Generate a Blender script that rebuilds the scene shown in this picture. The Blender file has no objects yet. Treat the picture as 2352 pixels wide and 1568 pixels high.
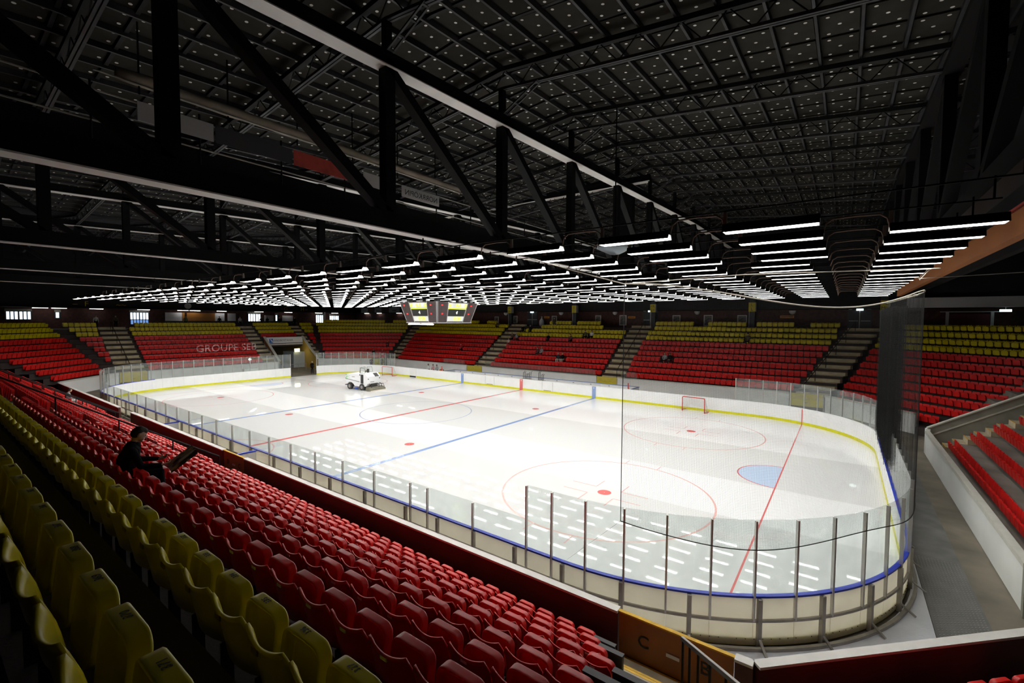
import bpy, bmesh, math, random
import numpy as np
from mathutils import Vector, Matrix
random.seed(7); rng = np.random.default_rng(7)
PI = math.pi
scn = bpy.context.scene
COL = scn.collection
# ------------------------------------------------------------------ camera
CAMP = Vector((28.325, -25.285, 7.558)); FPX = 1037.92
_y, _p, _r = 0.63399, -0.0459, 0.00577
_fw = Vector((-math.sin(_y), math.cos(_y), 0)); _rt = Vector((math.cos(_y), math.sin(_y), 0)); _up = Vector((0, 0, 1))
CF = _fw * math.cos(_p) + _up * math.sin(_p); _u2 = -_fw * math.sin(_p) + _up * math.cos(_p)
CR = _rt * math.cos(_r) + _u2 * math.sin(_r); CU = -_rt * math.sin(_r) + _u2 * math.cos(_r)
cam = bpy.data.cameras.new('camera'); cam.sensor_width = 36; cam.sensor_fit = 'HORIZONTAL'
cam.lens = FPX / 2352 * 36; cam.clip_start = 0.05; cam.clip_end = 400
camo = bpy.data.objects.new('camera', cam); COL.objects.link(camo)
camo.matrix_world = Matrix((( CR.x, CU.x, -CF.x, CAMP.x), (CR.y, CU.y, -CF.y, CAMP.y), (CR.z, CU.z, -CF.z, CAMP.z), (0, 0, 0, 1)))
scn.camera = camo
def proj(p):
    d = Vector(p) - CAMP; z = d.dot(CF)
    if z < 0.05: return None
    return 1176 + FPX * d.dot(CR) / z, 784 - FPX * d.dot(CU) / z, z
def inview(p, m=120):
    q = proj(p)
    return q is not None and -m < q[0] < 2352 + m and -m < q[1] < 1568 + m
# ------------------------------------------------------------------ world, exposure
w = bpy.data.worlds.new('world'); scn.world = w; w.use_nodes = True
w.node_tree.nodes['Background'].inputs[0].default_value = (0.5, 0.7, 1.0, 1)
w.node_tree.nodes['Background'].inputs[1].default_value = 0.0
scn.view_settings.view_transform = 'Standard'; scn.view_settings.look = 'None'
scn.view_settings.exposure = 0.0; scn.view_settings.gamma = 1.0; scn.view_settings.use_curve_mapping = False
LAMP = 34.0       # radiance of the strip lamps
# ------------------------------------------------------------------ materials
MAT = {}
def mat(name, col, rough=0.6, metal=0.0, var=0.0, vs=3.0, bump=0.0, bs=40.0, spec=0.5, emis=None, coat=0.0, rnd=0.0):
    m = bpy.data.materials.new(name); m.use_nodes = True; nt = m.node_tree; N = nt.nodes; L = nt.links
    b = N['Principled BSDF']
    b.inputs['Base Color'].default_value = (*col, 1); b.inputs['Roughness'].default_value = rough
    b.inputs['Metallic'].default_value = metal; b.inputs['Specular IOR Level'].default_value = spec
    if coat: b.inputs['Coat Weight'].default_value = coat; b.inputs['Coat Roughness'].default_value = 0.15
    tc = N.new('ShaderNodeTexCoord')
    if var or rnd:
        nz = N.new('ShaderNodeTexNoise'); nz.inputs['Scale'].default_value = vs; nz.inputs['Detail'].default_value = 4
        L.new(tc.outputs['Object'], nz.inputs['Vector'])
        mr = N.new('ShaderNodeMapRange'); mr.inputs[1].default_value = 0.3; mr.inputs[2].default_value = 0.7
        mr.inputs[3].default_value = 1 - var; mr.inputs[4].default_value = 1 + var
        L.new(nz.outputs['Fac'], mr.inputs[0])
        fac = mr.outputs[0]
        if rnd:
            oi = N.new('ShaderNodeObjectInfo'); r2 = N.new('ShaderNodeMapRange')
            r2.inputs[3].default_value = 1 - rnd; r2.inputs[4].default_value = 1 + rnd
            L.new(oi.outputs['Random'], r2.inputs[0])
            mm = N.new('ShaderNodeMath'); mm.operation = 'MULTIPLY'; L.new(fac, mm.inputs[0]); L.new(r2.outputs[0], mm.inputs[1]); fac = mm.outputs[0]
        mx = N.new('ShaderNodeVectorMath'); mx.operation = 'SCALE'; mx.inputs[0].default_value = col
        L.new(fac, mx.inputs['Scale']); L.new(mx.outputs[0], b.inputs['Base Color'])
    if bump:
        n2 = N.new('ShaderNodeTexNoise'); n2.inputs['Scale'].default_value = bs; L.new(tc.outputs['Object'], n2.inputs['Vector'])
        bp = N.new('ShaderNodeBump'); bp.inputs['Strength'].default_value = bump; bp.inputs['Distance'].default_value = 0.01
        L.new(n2.outputs['Fac'], bp.inputs['Height']); L.new(bp.outputs[0], b.inputs['Normal'])
    if emis:
        b.inputs['Emission Color'].default_value = (*emis[:3], 1); b.inputs['Emission Strength'].default_value = emis[3]
    MAT[name] = m; return m
def glassmat(name, tint, haze, hcol=(0.8, 0.85, 0.85), alpha_spec=0.9):
    m = bpy.data.materials.new(name); m.use_nodes = True; nt = m.node_tree; N = nt.nodes; L = nt.links; N.clear()
    out = N.new('ShaderNodeOutputMaterial'); tr = N.new('ShaderNodeBsdfTransparent'); tr.inputs[0].default_value = (*tint, 1)
    df = N.new('ShaderNodeBsdfDiffuse'); df.inputs[0].default_value = (*hcol, 1)
    nz = N.new('ShaderNodeTexNoise'); nz.inputs['Scale'].default_value = 1.7; tc = N.new('ShaderNodeTexCoord'); L.new(tc.outputs['Object'], nz.inputs['Vector'])
    mr = N.new('ShaderNodeMapRange'); mr.inputs[1].default_value = 0.3; mr.inputs[2].default_value = 0.7; mr.inputs[3].default_value = haze * 0.6; mr.inputs[4].default_value = haze * 1.4
    L.new(nz.outputs['Fac'], mr.inputs[0])
    m1 = N.new('ShaderNodeMixShader'); L.new(mr.outputs[0], m1.inputs[0]); L.new(tr.outputs[0], m1.inputs[1]); L.new(df.outputs[0], m1.inputs[2])
    gl = N.new('ShaderNodeBsdfGlossy'); gl.inputs['Roughness'].default_value = 0.02
    fr = N.new('ShaderNodeLayerWeight'); pw = N.new('ShaderNodeMath'); pw.operation = 'POWER'; pw.inputs[1].default_value = 5; L.new(fr.outputs['Facing'], pw.inputs[0])
    ma = N.new('ShaderNodeMath'); ma.operation = 'MULTIPLY_ADD'; ma.inputs[1].default_value = 0.55; ma.inputs[2].default_value = 0.035; L.new(pw.outputs[0], ma.inputs[0])
    m2 = N.new('ShaderNodeMixShader'); L.new(ma.outputs[0], m2.inputs[0]); L.new(m1.outputs[0], m2.inputs[1]); L.new(gl.outputs[0], m2.inputs[2])
    L.new(m2.outputs[0], out.inputs[0]); MAT[name] = m; return m
mat('seat_red', (0.56, 0.012, 0.010), 0.36, spec=0.4, var=0.08, vs=2.0, rnd=0.12)
mat('seat_yellow', (0.58, 0.48, 0.006), 0.34, spec=0.22, var=0.06, vs=2.0, rnd=0.06)
mat('yellow_emboss', (0.22, 0.16, 0.01), 0.5)
mat('white_tag', (0.75, 0.74, 0.72), 0.5)
mat('ink', (0.015, 0.015, 0.015), 0.6)
mat('black_steel', (0.010, 0.010, 0.011), 0.6, var=0.2, spec=0.15)
mat('black_paint', (0.010, 0.010, 0.011), 0.55, var=0.25, vs=0.7)
mat('truss_black', (0.005, 0.005, 0.0055), 0.6, var=0.2, vs=0.5, spec=0.15)
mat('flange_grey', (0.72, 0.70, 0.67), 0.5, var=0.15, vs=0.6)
mat('joist_grey', (0.045, 0.045, 0.048), 0.5, spec=0.3, var=0.2)
mat('deck_panel', (0.030, 0.028, 0.023), 0.95, spec=0.1, var=0.2, vs=1.5, rnd=0.15)
mat('seam_black', (0.006, 0.006, 0.006), 0.8)
mat('washer', (0.72, 0.70, 0.65), 0.6)
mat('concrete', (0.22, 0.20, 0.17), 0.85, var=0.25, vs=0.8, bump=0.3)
mat('concrete_shaded', (0.035, 0.024, 0.021), 0.85, var=0.25, vs=0.8, bump=0.3)  # darker copy of the concrete: shade and red seat bounce put into the colour
mat('stair_concrete', (0.44, 0.38, 0.26), 0.85, var=0.2, vs=1.5)
mat('floor_concrete', (0.17, 0.145, 0.11), 0.7, var=0.35, vs=0.6, bump=0.2)
mat('rubber', (0.16, 0.155, 0.145), 0.75, var=0.25, vs=1.2)
mat('rubber_stud', (0.26, 0.255, 0.24), 0.6)
mat('snow', (0.72, 0.74, 0.78), 0.9, var=0.10, vs=0.9, bump=0.6, bs=14)
mat('board_white', (0.84, 0.85, 0.85), 0.35, var=0.03, vs=1.2)
mat('kick_yellow', (0.62, 0.60, 0.010), 0.4, var=0.05)
mat('cap_blue', (0.012, 0.035, 0.46), 0.3)
mat('board_cream', (0.62, 0.58, 0.44), 0.55, var=0.06, vs=1.0)
mat('steel_grey', (0.36, 0.34, 0.30), 0.45, metal=0.4, var=0.15)
mat('alu', (0.55, 0.54, 0.51), 0.35, metal=0.6)
mat('wall_brown', (0.10, 0.022, 0.016), 0.6, var=0.3, vs=0.8)
mat('wall_white', (0.80, 0.80, 0.78), 0.7, var=0.05, vs=0.6)
mat('cap_cream', (0.60, 0.59, 0.53), 0.6, var=0.06)
mat('cap_white', (0.70, 0.68, 0.64), 0.5, var=0.06)
mat('parapet_grey', (0.26, 0.26, 0.22), 0.7, var=0.1)
mat('gate_orange', (0.32, 0.105, 0.008), 0.45, var=0.15, vs=2)
mat('nosing_yellow', (0.62, 0.36, 0.015), 0.6, var=0.2, vs=5)
mat('door_yellow', (0.55, 0.45, 0.06), 0.5, var=0.1)
mat('line_red', (0.68, 0.17, 0.16), 0.12, var=0.05)
mat('line_red_pale', (0.76, 0.46, 0.42), 0.15)
mat('line_blue', (0.24, 0.34, 0.60), 0.12, var=0.05)
mat('line_blue_thin', (0.42, 0.48, 0.66), 0.15)
mat('crease_blue', (0.52, 0.64, 0.82), 0.12)
mat('post_red', (0.55, 0.03, 0.02), 0.35)
mat('net_white', (0.55, 0.53, 0.48), 0.8)
mat('net_black', (0.010, 0.010, 0.010), 0.8)
mat('rope', (0.45, 0.42, 0.36), 0.8)
mat('wire', (0.42, 0.38, 0.32), 0.5)
mat('cable_brown', (0.16, 0.10, 0.07), 0.6)
mat('lamp_housing', (0.006, 0.006, 0.006), 0.7, spec=0.1)
mat('lamp_light', (0.9, 0.9, 0.9), 0.5, emis=(1.0, 0.985, 0.95, LAMP))
mat('lamp_reflector_glow', (0.82, 0.82, 0.80), 0.5, emis=(1.0, 0.985, 0.95, 5.0))  # reflector walls given added emission in place of bounced and sideways light
mat('tube_light', (0.9, 0.9, 0.9), 0.5, emis=(1.0, 0.97, 0.92, 11.0))
mat('day_pane', (0.6, 0.7, 0.9), 0.3, emis=(0.72, 0.87, 1.0, 2.6))
mat('day_pane_blue', (0.3, 0.5, 0.9), 0.3, emis=(0.18, 0.38, 0.9, 0.7))
mat('exit_light', (0.7, 0.9, 0.9), 0.3, emis=(0.75, 1.0, 0.97, 2.2))
mat('lamp_warm', (1, 0.95, 0.6), 0.3, emis=(1.0, 0.92, 0.45, 9.0))
mat('brick', (0.060, 0.022, 0.017), 0.85, var=0.35, vs=3)
mat('upper_wall', (0.010, 0.010, 0.012), 0.8, var=0.2)
mat('door_dark', (0.018, 0.022, 0.028), 0.5)
mat('column_grey', (0.03, 0.036, 0.042), 0.6)
mat('sign_yellow', (0.55, 0.45, 0.015), 0.5)
mat('letter_yellow', (0.50, 0.36, 0.01), 0.5)
mat('sign_white', (0.72, 0.72, 0.74), 0.5)
mat('sign_blue', (0.03, 0.15, 0.55), 0.4)
mat('sign_orange', (0.48, 0.20, 0.02), 0.5)
mat('poster_frame', (0.50, 0.50, 0.50), 0.4)
mat('poster_dark', (0.10, 0.10, 0.09), 0.6, var=0.8, vs=6)
mat('sb_dark', (0.06, 0.05, 0.05), 0.5)
mat('sb_panel', (0.05, 0.035, 0.035), 0.5, var=0.2)
mat('sb_black', (0.015, 0.017, 0.018), 0.4)
mat('sb_frame', (0.42, 0.41, 0.42), 0.4, metal=0.3)
mat('sb_lit', (0.4, 0.4, 0.38), 0.5, emis=(0.80, 0.80, 0.74, 0.45))
mat('digit_yellow', (0.7, 0.9, 0.02), 0.4, emis=(0.60, 0.85, 0.01, 1.0))
mat('digit_red', (0.8, 0.03, 0.03), 0.4, emis=(0.9, 0.03, 0.03, 1.2))
mat('digit_white', (0.9, 0.9, 0.8), 0.4, emis=(0.95, 1.0, 0.8, 1.2))
mat('tire', (0.03, 0.03, 0.028), 0.8)
mat('rim', (0.30, 0.29, 0.28), 0.5, metal=0.5)
mat('machine_white', (0.80, 0.81, 0.83), 0.35)
mat('machine_dark', (0.03, 0.03, 0.03), 0.6)
mat('sled_olive', (0.15, 0.14, 0.10), 0.6, var=0.2)
mat('leaf_green', (0.08, 0.5, 0.05), 0.5)
mat('blue_part', (0.02, 0.12, 0.55), 0.5)
mat('hose_red', (0.25, 0.05, 0.03), 0.6)
mat('skin', (0.52, 0.33, 0.25), 0.6); mat('skin_dim', (0.45, 0.26, 0.20), 0.6)
mat('hair_dark', (0.025, 0.018, 0.012), 0.7); mat('hair_grey', (0.42, 0.40, 0.38), 0.7); mat('hair_blond', (0.42, 0.30, 0.13), 0.7)
mat('cloth_black', (0.008, 0.008, 0.009), 0.95, spec=0.1, var=0.2, vs=8); mat('cloth_navy', (0.02, 0.022, 0.035), 0.85)
mat('cloth_white', (0.68, 0.68, 0.66), 0.85); mat('cloth_grey', (0.30, 0.32, 0.34), 0.85); mat('cloth_cream', (0.58, 0.53, 0.45), 0.85)
mat('cloth_red', (0.45, 0.02, 0.03), 0.85); mat('cloth_maroon', (0.10, 0.025, 0.03), 0.85); mat('cloth_olive', (0.10, 0.09, 0.04), 0.85)
mat('cloth_green', (0.08, 0.20, 0.06), 0.85); mat('cloth_brown', (0.10, 0.06, 0.04), 0.85); mat('cloth_pink', (0.55, 0.30, 0.30), 0.85)
mat('shoe', (0.02, 0.02, 0.02), 0.6)
mat('curtain_beige', (0.36, 0.31, 0.25), 0.8, var=0.35, vs=0.8)
mat('banner_white', (0.42, 0.41, 0.41), 0.8); mat('banner_dark', (0.04, 0.04, 0.045), 0.8); mat('banner_red', (0.40, 0.05, 0.035), 0.8, var=0.4, vs=2)
mat('duct_blue', (0.22, 0.27, 0.30), 0.4, metal=0.3)
mat('bag_white', (0.55, 0.57, 0.60), 0.5)
mat('fascia_orange', (0.30, 0.10, 0.02), 0.6)
mat('tunnel_ochre', (0.40, 0.26, 0.05), 0.7)
mat('tunnel_grey', (0.42, 0.46, 0.47), 0.7)
mat('beam_light', (0.62, 0.62, 0.63), 0.7)
mat('kiosk_orange', (0.38, 0.15, 0.02), 0.6)
glassmat('glass', (0.93, 0.965, 0.955), 0.07)
glassmat('glass_hazy', (0.92, 0.955, 0.945), 0.06)
glassmat('print_faint', (1, 1, 1), 0.10, (0.8, 0.6, 0.6))
def leakmat(name, col, tr):
    m = bpy.data.materials.new(name); m.use_nodes = True; nt = m.node_tree; N = nt.nodes; L = nt.links; N.clear()
    out = N.new('ShaderNodeOutputMaterial'); a = N.new('ShaderNodeBsdfDiffuse'); b = N.new('ShaderNodeBsdfTranslucent'); mx = N.new('ShaderNodeMixShader')
    nz = N.new('ShaderNodeTexNoise'); nz.inputs['Scale'].default_value = 1.3; tc = N.new('ShaderNodeTexCoord'); L.new(tc.outputs['Object'], nz.inputs['Vector'])
    cr = N.new('ShaderNodeMixRGB'); cr.inputs[1].default_value = (*col, 1); cr.inputs[2].default_value = (*[c * 0.85 for c in col], 1); L.new(nz.outputs['Fac'], cr.inputs[0])
    for n in (a, b): L.new(cr.outputs[0], n.inputs[0])
    mx.inputs[0].default_value = tr; L.new(a.outputs[0], mx.inputs[1]); L.new(b.outputs[0], mx.inputs[2]); L.new(mx.outputs[0], out.inputs[0]); MAT[name] = m
leakmat('panel_inner', (0.95, 0.95, 0.93), 0.9); leakmat('panel_cream', (0.80, 0.75, 0.60), 0.55)
# newspaper: pale sheet with dark printed blocks
def paper_mat():
    m = mat('newsprint', (0.42, 0.40, 0.37), 0.9); nt = m.node_tree; N = nt.nodes; L = nt.links
    tc = N.new('ShaderNodeTexCoord'); nz = N.new('ShaderNodeTexNoise'); nz.inputs['Scale'].default_value = 5.5; nz.inputs['Detail'].default_value = 5; L.new(tc.outputs['Object'], nz.inputs['Vector'])
    cr = N.new('ShaderNodeValToRGB'); cr.color_ramp.elements[0].position = 0.47; cr.color_ramp.elements[0].color = (0.05, 0.05, 0.05, 1); cr.color_ramp.elements[1].position = 0.56; cr.color_ramp.elements[1].color = (0.46, 0.43, 0.40, 1)
    L.new(nz.outputs['Fac'], cr.inputs[0]); L.new(cr.outputs[0], N['Principled BSDF'].inputs['Base Color'])
paper_mat()
def ice_mat():
    m = bpy.data.materials.new('ice'); m.use_nodes = True; nt = m.node_tree; N = nt.nodes; L = nt.links; b = N['Principled BSDF']
    geo = N.new('ShaderNodeNewGeometry'); sp = N.new('ShaderNodeSeparateXYZ'); L.new(geo.outputs['Position'], sp.inputs[0])
    nz = N.new('ShaderNodeTexNoise'); nz.inputs['Scale'].default_value = 0.25; L.new(geo.outputs['Position'], nz.inputs['Vector'])
    def math_(op, a, c):
        n = N.new('ShaderNodeMath'); n.operation = op
        for k, v in enumerate((a, c)):
            if isinstance(v, (int, float)): n.inputs[k].default_value = v
            else: L.new(v, n.inputs[k])
        return n.outputs[0]
    y = math_('ADD', sp.outputs['Y'], math_('MULTIPLY', math_('SUBTRACT', nz.outputs['Fac'], 0.5), 0.5))
    def band(a, c, soft=0.10):
        r1 = N.new('ShaderNodeMapRange'); r1.interpolation_type = 'SMOOTHSTEP'; r1.inputs[1].default_value = a - soft; r1.inputs[2].default_value = a + soft; L.new(y, r1.inputs[0])
        r2 = N.new('ShaderNodeMapRange'); r2.interpolation_type = 'SMOOTHSTEP'; r2.inputs[1].default_value = c + soft; r2.inputs[2].default_value = c - soft; L.new(y, r2.inputs[0])
        return math_('MULTIPLY', r1.outputs[0], r2.outputs[0])
    wet = math_('MINIMUM', math_('ADD', band(-1.9, 4.85), band(-20, -6.4)), 1.0)
    cr = N.new('ShaderNodeMixRGB'); cr.inputs[1].default_value = (0.86, 0.87, 0.865, 1); cr.inputs[2].default_value = (0.735, 0.745, 0.735, 1); L.new(wet, cr.inputs[0])
    L.new(cr.outputs[0], b.inputs['Base Color'])
    rr = N.new('ShaderNodeMapRange'); rr.inputs[3].default_value = 0.12; rr.inputs[4].default_value = 0.022; L.new(wet, rr.inputs[0]); L.new(rr.outputs[0], b.inputs['Roughness'])
    b.inputs['Specular IOR Level'].default_value = 0.45
    n3 = N.new('ShaderNodeTexNoise'); n3.inputs['Scale'].default_value = 1.6; n3.inputs['Detail'].default_value = 3; L.new(geo.outputs['Position'], n3.inputs['Vector'])
    bp = N.new('ShaderNodeBump'); bp.inputs['Strength'].default_value = 0.0035; bp.inputs['Distance'].default_value = 0.05
    L.new(n3.outputs['Fac'], bp.inputs['Height']); L.new(bp.outputs[0], b.inputs['Normal'])
    MAT['ice'] = m
ice_mat()
# ------------------------------------------------------------------ builders
class MB:
    def __init__(s): s.v = []; s.f = []
    def add(s, vs, fs):
        o = len(s.v); s.v += [tuple(p) for p in vs]; s.f += [tuple(i + o for i in f) for f in fs]; return s
    def box(s, x0, x1, y0, y1, z0, z1):
        return s.add([(x0, y0, z0), (x1, y0, z0), (x1, y1, z0), (x0, y1, z0), (x0, y0, z1), (x1, y0, z1), (x1, y1, z1), (x0, y1, z1)],
                     [(0, 3, 2, 1), (4, 5, 6, 7), (0, 1, 5, 4), (1, 2, 6, 5), (2, 3, 7, 6), (3, 0, 4, 7)])
    def beam(s, a, b, w, h, up=(0, 0, 1)):
        a = Vector(a); b = Vector(b); d = (b - a).normalized(); u = Vector(up)
        if abs(d.dot(u)) > 0.98: u = Vector((1, 0, 0))
        sd = d.cross(u).normalized(); u = sd.cross(d).normalized()
        c = [(-w / 2, -h / 2), (w / 2, -h / 2), (w / 2, h / 2), (-w / 2, h / 2)]
        return s.add([a + sd * x + u * y for x, y in c] + [b + sd * x + u * y for x, y in c],
                     [(0, 1, 2, 3), (7, 6, 5, 4), (0, 4, 5, 1), (1, 5, 6, 2), (2, 6, 7, 3), (3, 7, 4, 0)])
    def tube(s, pts, r, n=8, caps=True):
        pts = [Vector(p) for p in pts]; rs = r if isinstance(r, (list, tuple)) else [r] * len(pts); rings = []
        prev = None
        for i, p in enumerate(pts):
            d = (pts[min(i + 1, len(pts) - 1)] - pts[max(i - 1, 0)]).normalized()
            if prev is None:
                u = Vector((0, 0, 1)) if abs(d.z) < 0.9 else Vector((1, 0, 0)); u = (u - d * d.dot(u)).normalized()
            else: u = (prev - d * d.dot(prev)).normalized()
            prev = u; q = d.cross(u)
            rings.append([p + (u * math.cos(2 * PI * k / n) + q * math.sin(2 * PI * k / n)) * rs[i] for k in range(n)])
        o = len(s.v)
        for R_ in rings: s.v += [tuple(p) for p in R_]
        for i in range(len(rings) - 1):
            for k in range(n):
                a = o + i * n + k; b2 = o + i * n + (k + 1) % n
                s.f.append((a, b2, b2 + n, a + n))
        if caps:
            s.f.append(tuple(o + k for k in reversed(range(n)))); s.f.append(tuple(o + (len(rings) - 1) * n + k for k in range(n)))
        return s
    def lathe(s, prof, n=16, c=(0, 0, 0)):
        o = len(s.v)
        for r, z in prof: s.v += [(c[0] + r * math.cos(2 * PI * k / n), c[1] + r * math.sin(2 * PI * k / n), c[2] + z) for k in range(n)]
        for i in range(len(prof) - 1):
            for k in range(n):
                a = o + i * n + k; b2 = o + i * n + (k + 1) % n
                s.f.append((a, b2, b2 + n, a + n))
        s.f.append(tuple(o + k for k in reversed(range(n)))); s.f.append(tuple(o + (len(prof) - 1) * n + k for k in range(n)))
        return s
    def prism(s, poly, axis, a, b):
        """poly: 2-D points; axis 'x','y','z' is the extrusion axis, from a to b"""
        n = len(poly)
        def P(q, t):
            return {'x': (t, q[0], q[1]), 'y': (q[0], t, q[1]), 'z': (q[0], q[1], t)}[axis]
        fs = [tuple(range(n)), tuple(n + k for k in reversed(range(n)))] + [(k, n + k, n + (k + 1) % n, (k + 1) % n) for k in range(n)]
        return s.add([P(q, a) for q in poly] + [P(q, b) for q in poly], fs)
    def mesh(s, name, material=None, smooth=False):
        me = bpy.data.meshes.new(name); me.from_pydata([tuple(map(float, p)) for p in s.v], [], s.f); 
        bm = bmesh.new(); bm.from_mesh(me); bmesh.ops.recalc_face_normals(bm, faces=bm.faces); bm.to_mesh(me); bm.free()
        if material: me.materials.append(MAT[material])
        if smooth: me.polygons.foreach_set('use_smooth', [True] * len(me.polygons))
        return me
    def build(s, name, material, parent=None, smooth=False, kind=None, label=None):
        o = bpy.data.objects.new(name, s.mesh(name, material, smooth)); COL.objects.link(o)
        if parent is not None: o.parent = parent
        if kind: o['kind'] = kind
        if label: o['label'] = label
        return o
def empty(name, loc=(0, 0, 0), rz=0):
    o = bpy.data.objects.new(name, None); COL.objects.link(o); o.location = loc; o.rotation_euler = (0, 0, rz); o.empty_display_size = 0.1; return o
def thing(name, label, cat, loc=(0, 0, 0), rz=0, group=None):
    return tag(empty(name, loc, rz), label, cat, group)
def tag(o, label, cat, group=None, kind=None):
    o['label'] = label; o['category'] = cat
    if group: o['group'] = group
    if kind: o['kind'] = kind
    return o
def struct(o, label=None):
    o['kind'] = 'structure'
    if label: o['label'] = label
    return o
def inst(me, name, parent, loc=(0, 0, 0), rot=None):
    o = bpy.data.objects.new(name, me); COL.objects.link(o); o.parent = parent; o.location = loc
    if rot: o.rotation_euler = rot
    return o
def text(s, size, loc, right, up, material, parent=None, name='lettering', ext=0.004, align='CENTER'):
    cu = bpy.data.curves.new(name, 'FONT'); cu.body = s; cu.size = size; cu.extrude = ext; cu.align_x = align; cu.align_y = 'CENTER'; cu.resolution_u = 3
    cu.materials.append(MAT[material]); tmp = bpy.data.objects.new(name, cu); me = bpy.data.meshes.new_from_object(tmp); bpy.data.objects.remove(tmp); bpy.data.curves.remove(cu)
    if not me.materials: me.materials.append(MAT[material])
    o = bpy.data.objects.new(name, me); COL.objects.link(o)
    r = Vector(right).normalized(); u = Vector(up).normalized(); n = r.cross(u)
    o.matrix_local = Matrix(((r.x, u.x, n.x, loc[0]), (r.y, u.y, n.y, loc[1]), (r.z, u.z, n.z, loc[2]), (0, 0, 0, 1)))
    if parent is not None: o.parent = parent
    return o
_ones = 'zeroth first second third fourth fifth sixth seventh eighth ninth tenth eleventh twelfth thirteenth fourteenth fifteenth sixteenth seventeenth eighteenth nineteenth'.split()
_tens = {2: 'twent', 3: 'thirt', 4: 'fort', 5: 'fift', 6: 'sixt', 7: 'sevent', 8: 'eight', 9: 'ninet'}
def ordinal(n):
    if n < 20: return _ones[n]
    t, o = divmod(n, 10)
    if t > 9: return 'hundred and ' + ordinal(n - 100)
    return _tens[t] + 'ieth' if o == 0 else _tens[t] + 'y-' + _ones[o]
# ================================================================== FLOOR, ICE, MARKINGS
struct(MB().box(-56, 46, -36, 33, -0.3, -0.03).build('floor', 'floor_concrete'), 'stained concrete floor around the rink')
RC = 7.5
def rpath(s, off=0.0):
    """point and outward normal on the rounded rink outline, s metres counter-clockwise from (-22.5,-15)"""
    A = RC * PI / 2; s = s % (90 + 30 + 4 * A)
    segs = [('l', 45, (-22.5, -15), (1, 0)), ('a', A, (22.5, -7.5), -PI / 2), ('l', 15, (30, -7.5), (0, 1)), ('a', A, (22.5, 7.5), 0.0),
            ('l', 45, (22.5, 15), (-1, 0)), ('a', A, (-22.5, 7.5), PI / 2), ('l', 15, (-30, 7.5), (0, -1)), ('a', A, (-22.5, -7.5), PI)]
    for k, l, p, q in segs:
        if s <= l + 1e-9:
            if k == 'l':
                n = (q[1], -q[0]); return (p[0] + q[0] * s + n[0] * off, p[1] + q[1] * s + n[1] * off), n
            a = q + s / RC; n = (math.cos(a), math.sin(a)); return (p[0] + n[0] * (RC + off), p[1] + n[1] * (RC + off)), n
        s -= l
    return rpath(0, off)
PLEN = 120 + 4 * RC * PI / 2
S_ARC = RC * PI / 2
ring = [rpath(PLEN * k / 400)[0] for k in range(400)]
ice = MB().prism(ring, 'z', -0.05, 0.0).build('ice', 'ice'); struct(ice, 'white resurfaced ice sheet with wet grey stripes')
ZL = 0.003
def flat(name, pts_list, m, z=ZL):
    b = MB()
    for p in pts_list: b.add([(x, y, z) for x, y in p], [tuple(range(len(p)))])
    return b.build(name, m, ice)
def ringmesh(name, cx, cy, r0, r1, m, a0=0, a1=2 * PI, n=72, z=ZL, clip=None):
    q = []
    for k in range(n):
        t0 = a0 + (a1 - a0) * k / n; t1 = a0 + (a1 - a0) * (k + 1) / n
        q.append([(cx + r0 * math.cos(t0), cy + r0 * math.sin(t0)), (cx + r1 * math.cos(t0), cy + r1 * math.sin(t0)), (cx + r1 * math.cos(t1), cy + r1 * math.sin(t1)), (cx + r0 * math.cos(t1), cy + r0 * math.sin(t1))])
    return flat(name, q, m, z)
def rect(x0, x1, y0, y1): return [(x0, y0), (x1, y0), (x1, y1), (x0, y1)]
flat('center_line', [rect(-0.15, 0.15, -14.98, 14.98)], 'line_red')
flat('blue_line', [rect(8.57, 8.87, -14.98, 14.98)], 'line_blue'); flat('blue_line', [rect(-8.87, -8.57, -14.98, 14.98)], 'line_blue')
yg = 15 - RC + math.sqrt(RC * RC - (26 - 30 + RC) ** 2) - 0.02
for sx in (1, -1):
    flat('goal_line', [rect(sx * 26 - 0.03, sx * 26 + 0.03, -yg, yg)], 'line_red', ZL + 0.001)
    flat('goal_crease', [[(sx * 26, -1.8)] + [(sx * (26 - 1.8 * math.cos(t)), 1.8 * math.sin(t)) for t in np.linspace(-PI / 2, PI / 2, 25)[1:-1]] + [(sx * 26, 1.8)]], 'crease_blue')
    ringmesh('crease_line', sx * 26, 0, 1.8, 1.86, 'line_red', (PI / 2 if sx > 0 else -PI / 2), (1.5 * PI if sx > 0 else PI / 2), 24, ZL + 0.001)
    for sy in (1, -1):
        cx, cy = sx * 20, sy * 7
        ringmesh('faceoff_circle', cx, cy, 4.46, 4.54, 'line_red_pale')
        ringmesh('faceoff_spot', cx, cy, 0.02, 0.3, 'line_red', n=24)
        ringmesh('faceoff_spot', sx * 7.15, cy, 0.02, 0.3, 'line_red', n=24)
        q = []
        for ax in (1, -1):
            for ay in (1, -1):
                x0 = cx + ax * 0.6; y0 = cy + ay * 0.45
                q.append(rect(min(x0, x0 + ax * 1.2), max(x0, x0 + ax * 1.2), y0 - 0.025, y0 + 0.025))
                q.append(rect(x0 - 0.025, x0 + 0.025, min(y0 + ay * 0.025, y0 + ay * 0.9), max(y0 + ay * 0.025, y0 + ay * 0.9)))
            for ay in (1, -1):
                xx = cx + ax * 0.85; yy = cy + ay * 4.47
                q.append(rect(xx - 0.025, xx + 0.025, min(yy, yy + ay * 0.6), max(yy, yy + ay * 0.6)))
        for part in q: flat('faceoff_mark', [part], 'line_red_pale', ZL + 0.001)
ringmesh('center_circle', 0, 0, 4.46, 4.54, 'line_blue_thin')
ringmesh('center_spot', 0, 0, 0.02, 0.15, 'line_blue', n=24, z=ZL + 0.002)
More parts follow.
